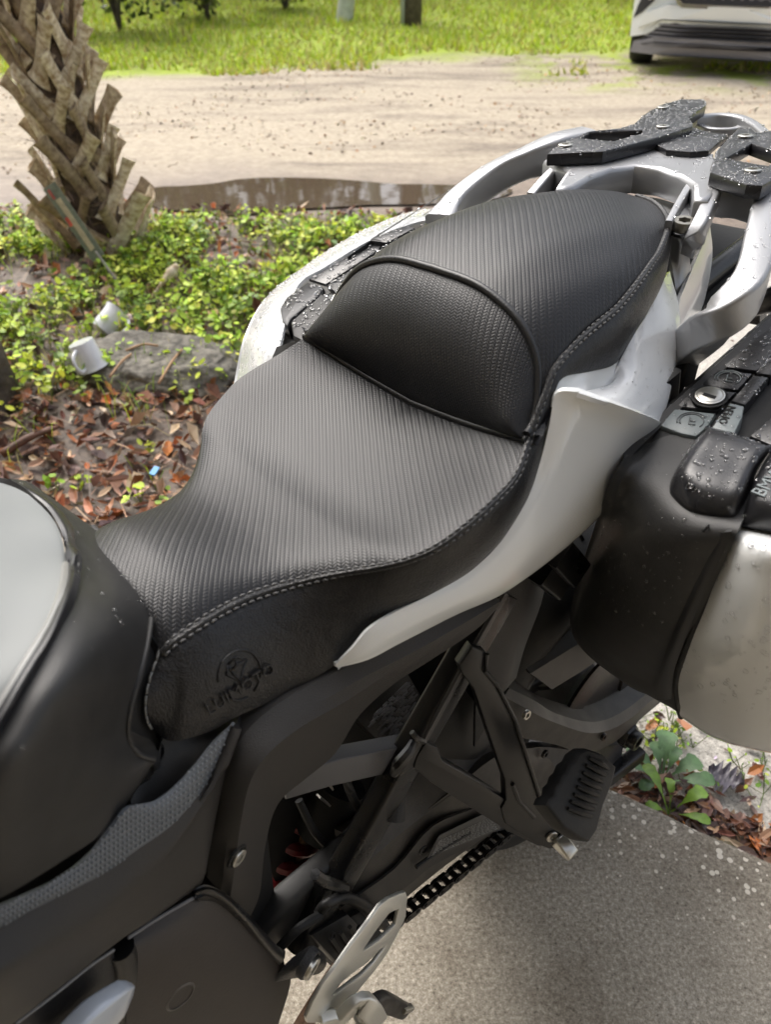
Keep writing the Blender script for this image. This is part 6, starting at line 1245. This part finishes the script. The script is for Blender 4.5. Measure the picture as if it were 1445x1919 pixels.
def on_top_text(name, s, size, p, q, off, m, parent):
    a_, b_ = T(*p, off), T(*q, off); up = np.cross(PNT, b_-a_); up = up if (up@(T(p[0]-10, p[1]-25, off)-a_)) > 0 else -up
    V, F = text_geo(s, size, (a_+b_)/2, b_-a_, up, .0006); return mesh_obj(name, loc(V), F, m, parent, smooth=False)
on_top_text('lettering', 'OPEN', .0105, (1356, 792), (1372, 764), .0125, M_DARK, tF)
bl = [T(1420, 930, .0285), T(1473, 868, .0285)]; dv_ = bl[1]-bl[0]
V, F = text_geo('BMW MOTORRAD', .0155, bl[0]+dv_/np.linalg.norm(dv_)*.065, dv_, T(1400, 880, .0285)-bl[0], .0008); mesh_obj('lettering', loc(V), F, M_LATCH, tH, smooth=False)
def icon(cx, cy, parent, off, m):
    gs = []; c = T(cx, cy, off); a_ = T(cx+10, cy+1, off)-c; a_ /= np.linalg.norm(a_); b_ = np.cross(PNT, a_); r_ = .0105
    gs.append(sweep_geo([c+(a_*math.cos(t)+b_*math.sin(t))*r_ for t in np.linspace(R(150), R(400), 22)], circ(.0006, 5), smooth_in=False)); gs.append(sweep_geo([c+(a_*math.cos(t)+b_*math.sin(t))*r_*1.22 for t in np.linspace(R(160), R(330), 18)], circ(.0006, 5), smooth_in=False))
    gs.append(sweep_geo([c-b_*.005-a_*.002, c+b_*.005-a_*.002, c+b_*.005+a_*.004], circ(.0006, 5), smooth_in=False)); gs.append(sweep_geo([c-a_*.002, c+a_*.003], circ(.0006, 5), smooth_in=False))
    V, F = join_geo(gs); mesh_obj('icon', loc(V), F, m, parent)
icon(1367, 709, tB, .0045, M_LATCH); icon(1297, 789, tD, .0045, mat('icon_dark', (.09, .10, .105), .4))
rod('pannier_side', [B(-.05, .20, .60), B(.25, .20, .72)], rrect(.05, .3, .2), M_PLASTIC, pan, smooth_in=False)

# ---------------------------------------------------------------- far pannier
pan2 = case_group('far hard pannier with a pale grey lid, half hidden behind the seat')
def far_rows(k):
    out = []
    for s_, w_, z_ in k: out.append(B(s_, w_, z_))
    return out
TP2 = lambda x, y, off=0.0: PL(x, y, PT0*np.array([1, -1, 1])+PNT*off, PNT)
OUT2 = [(434, 790), (446, 700), (462, 628), (500, 556), (566, 502), (650, 448), (735, 408), (800, 392), (870, 396), (930, 410)]
IN2 = [(508, 790), (518, 700), (526, 640), (526, 585), (556, 538), (610, 500), (690, 452), (752, 426), (806, 412), (870, 420), (930, 440)]
IN2 = IN2[:3]+IN2[4:]
LID2 = [[TP2(x, y, -.10 if k_ < 1 else -.07 if k_ < 2 else -.035) for k_, (x, y) in enumerate(OUT2)], [TP2(x*.72+a*.28, y*.72+b*.28, -.07 if k_ < 1 else -.04 if k_ < 2 else -.014) for k_, ((x, y), (a, b)) in enumerate(zip(OUT2, IN2))], [TP2(x*.4+a*.6, y*.4+b*.6, -.05 if k_ < 1 else -.025 if k_ < 2 else -.002) for k_, ((x, y), (a, b)) in enumerate(zip(OUT2, IN2))], [TP2(a, b, -.04 if k_ < 1 else -.018 if k_ < 2 else .003) for k_, (a, b) in enumerate(IN2)]]
far_lid = sheet('outer_lid', [[mirp for mirp in r_] for r_ in LID2], M_PAINT_W, pan2, k=5, thick=.004)
rows = [[TP2(x, y, o_)+[0, -.003, -.006], TP2(x, y, o_)+[0, -.006, -.12], TP2(x, y, o_)+[0, .02, -.26]] for (x, y), o_ in zip(OUT2[:8], (-.10, -.07, -.035, -.035, -.035, -.035, -.035, -.035))]
sheet('outer_lid_side', rows, M_PAINT_W, pan2, k=4, thick=.004)
def fslab(name, pts, off, th, m, bevel=.0025): return plate(name, [TP2(x, y, off) for x, y in pts], PNT, th, m, pan2, bevel=bevel, sharp=40)
fs1 = fslab('latch_cover', [(523, 575), (535, 556), (575, 526), (606, 536), (600, 550), (545, 596), (538, 612), (527, 600)], .008, .030, M_PLASTIC_W, .006)
fs2 = fslab('latch_cover', [(543, 602), (602, 548), (640, 562), (620, 610), (590, 650), (548, 628)], .008, .030, M_PLASTIC, .006)
fs3 = fslab('handle_recess', [(578, 522), (640, 486), (694, 452), (722, 456), (700, 474), (610, 532)], .001, .006, M_PLASTIC_W)
fs4 = fslab('handle_bar', [(612, 534), (700, 478), (725, 458), (750, 466), (700, 505), (640, 556)], .006, .010, M_PLASTIC_W)
fs5 = fslab('latch_cover', [(650, 478), (700, 446), (735, 430), (770, 424), (778, 426), (724, 454), (695, 450)], .008, .012, M_PLASTIC_W, .003)
fs6 = fslab('latch_cover', [(728, 456), (780, 427), (800, 432), (806, 438), (750, 464)], .008, .012, M_PLASTIC_W, .003)
fslab('rear_shell', [(520, 640), (540, 610), (700, 480), (900, 400), (960, 440), (800, 560), (620, 700)], -.012, .03, M_PLASTIC)
sheet('inner_shell', [[W(518, 650, -.245), W(560, 640, -.215), W(620, 650, -.190)], [W(500, 700, -.240), W(560, 690, -.205), W(620, 690, -.185)], [W(495, 770, -.22), W(560, 760, -.20), W(620, 750, -.18)]], M_PLASTIC, pan2, k=4, thick=.02)

# ---------------------------------------------------------------- rain
droplets('water_beads', [tA, tB, tC, tE, tE2, tI], 620, .0006, .0026, pan, seed=3)
droplets('water_beads', [tD, tF], 60, .0008, .002, pan, seed=4)
droplets('water_beads', [tG, tH], 520, .0006, .0026, pan, seed=5)
droplets('water_beads', [sh], 900, .0006, .0022, pan, nmin=-.25, seed=6, box=lambda p: p[2] > .74)
droplets('water_beads', [lid], 900, .0009, .0034, pan, nmin=-.35, seed=7, box=lambda p: p[2] > .70)
droplets('water_beads', [far_lid], 1500, .0008, .0026, pan2, nmin=.0, seed=8)
droplets('water_beads', [fs1, fs2, fs3, fs4, fs5, fs6], 500, .0008, .0036, pan2, seed=9)
droplets('water_beads', [pad1, pad2, pad3], 2000, .0006, .0020, rack, seed=10)
droplets('water_beads', [rfm, leg], 700, .0007, .0024, rack, nmin=.5, seed=11)
droplets('water_beads', [tcap], 160, .0005, .0014, bike, nmin=.0, seed=12, box=lambda p: p[2] > .94)
droplets('water_beads', [ttr, tcv], 46, .0006, .0024, bike, nmin=.3, seed=13)
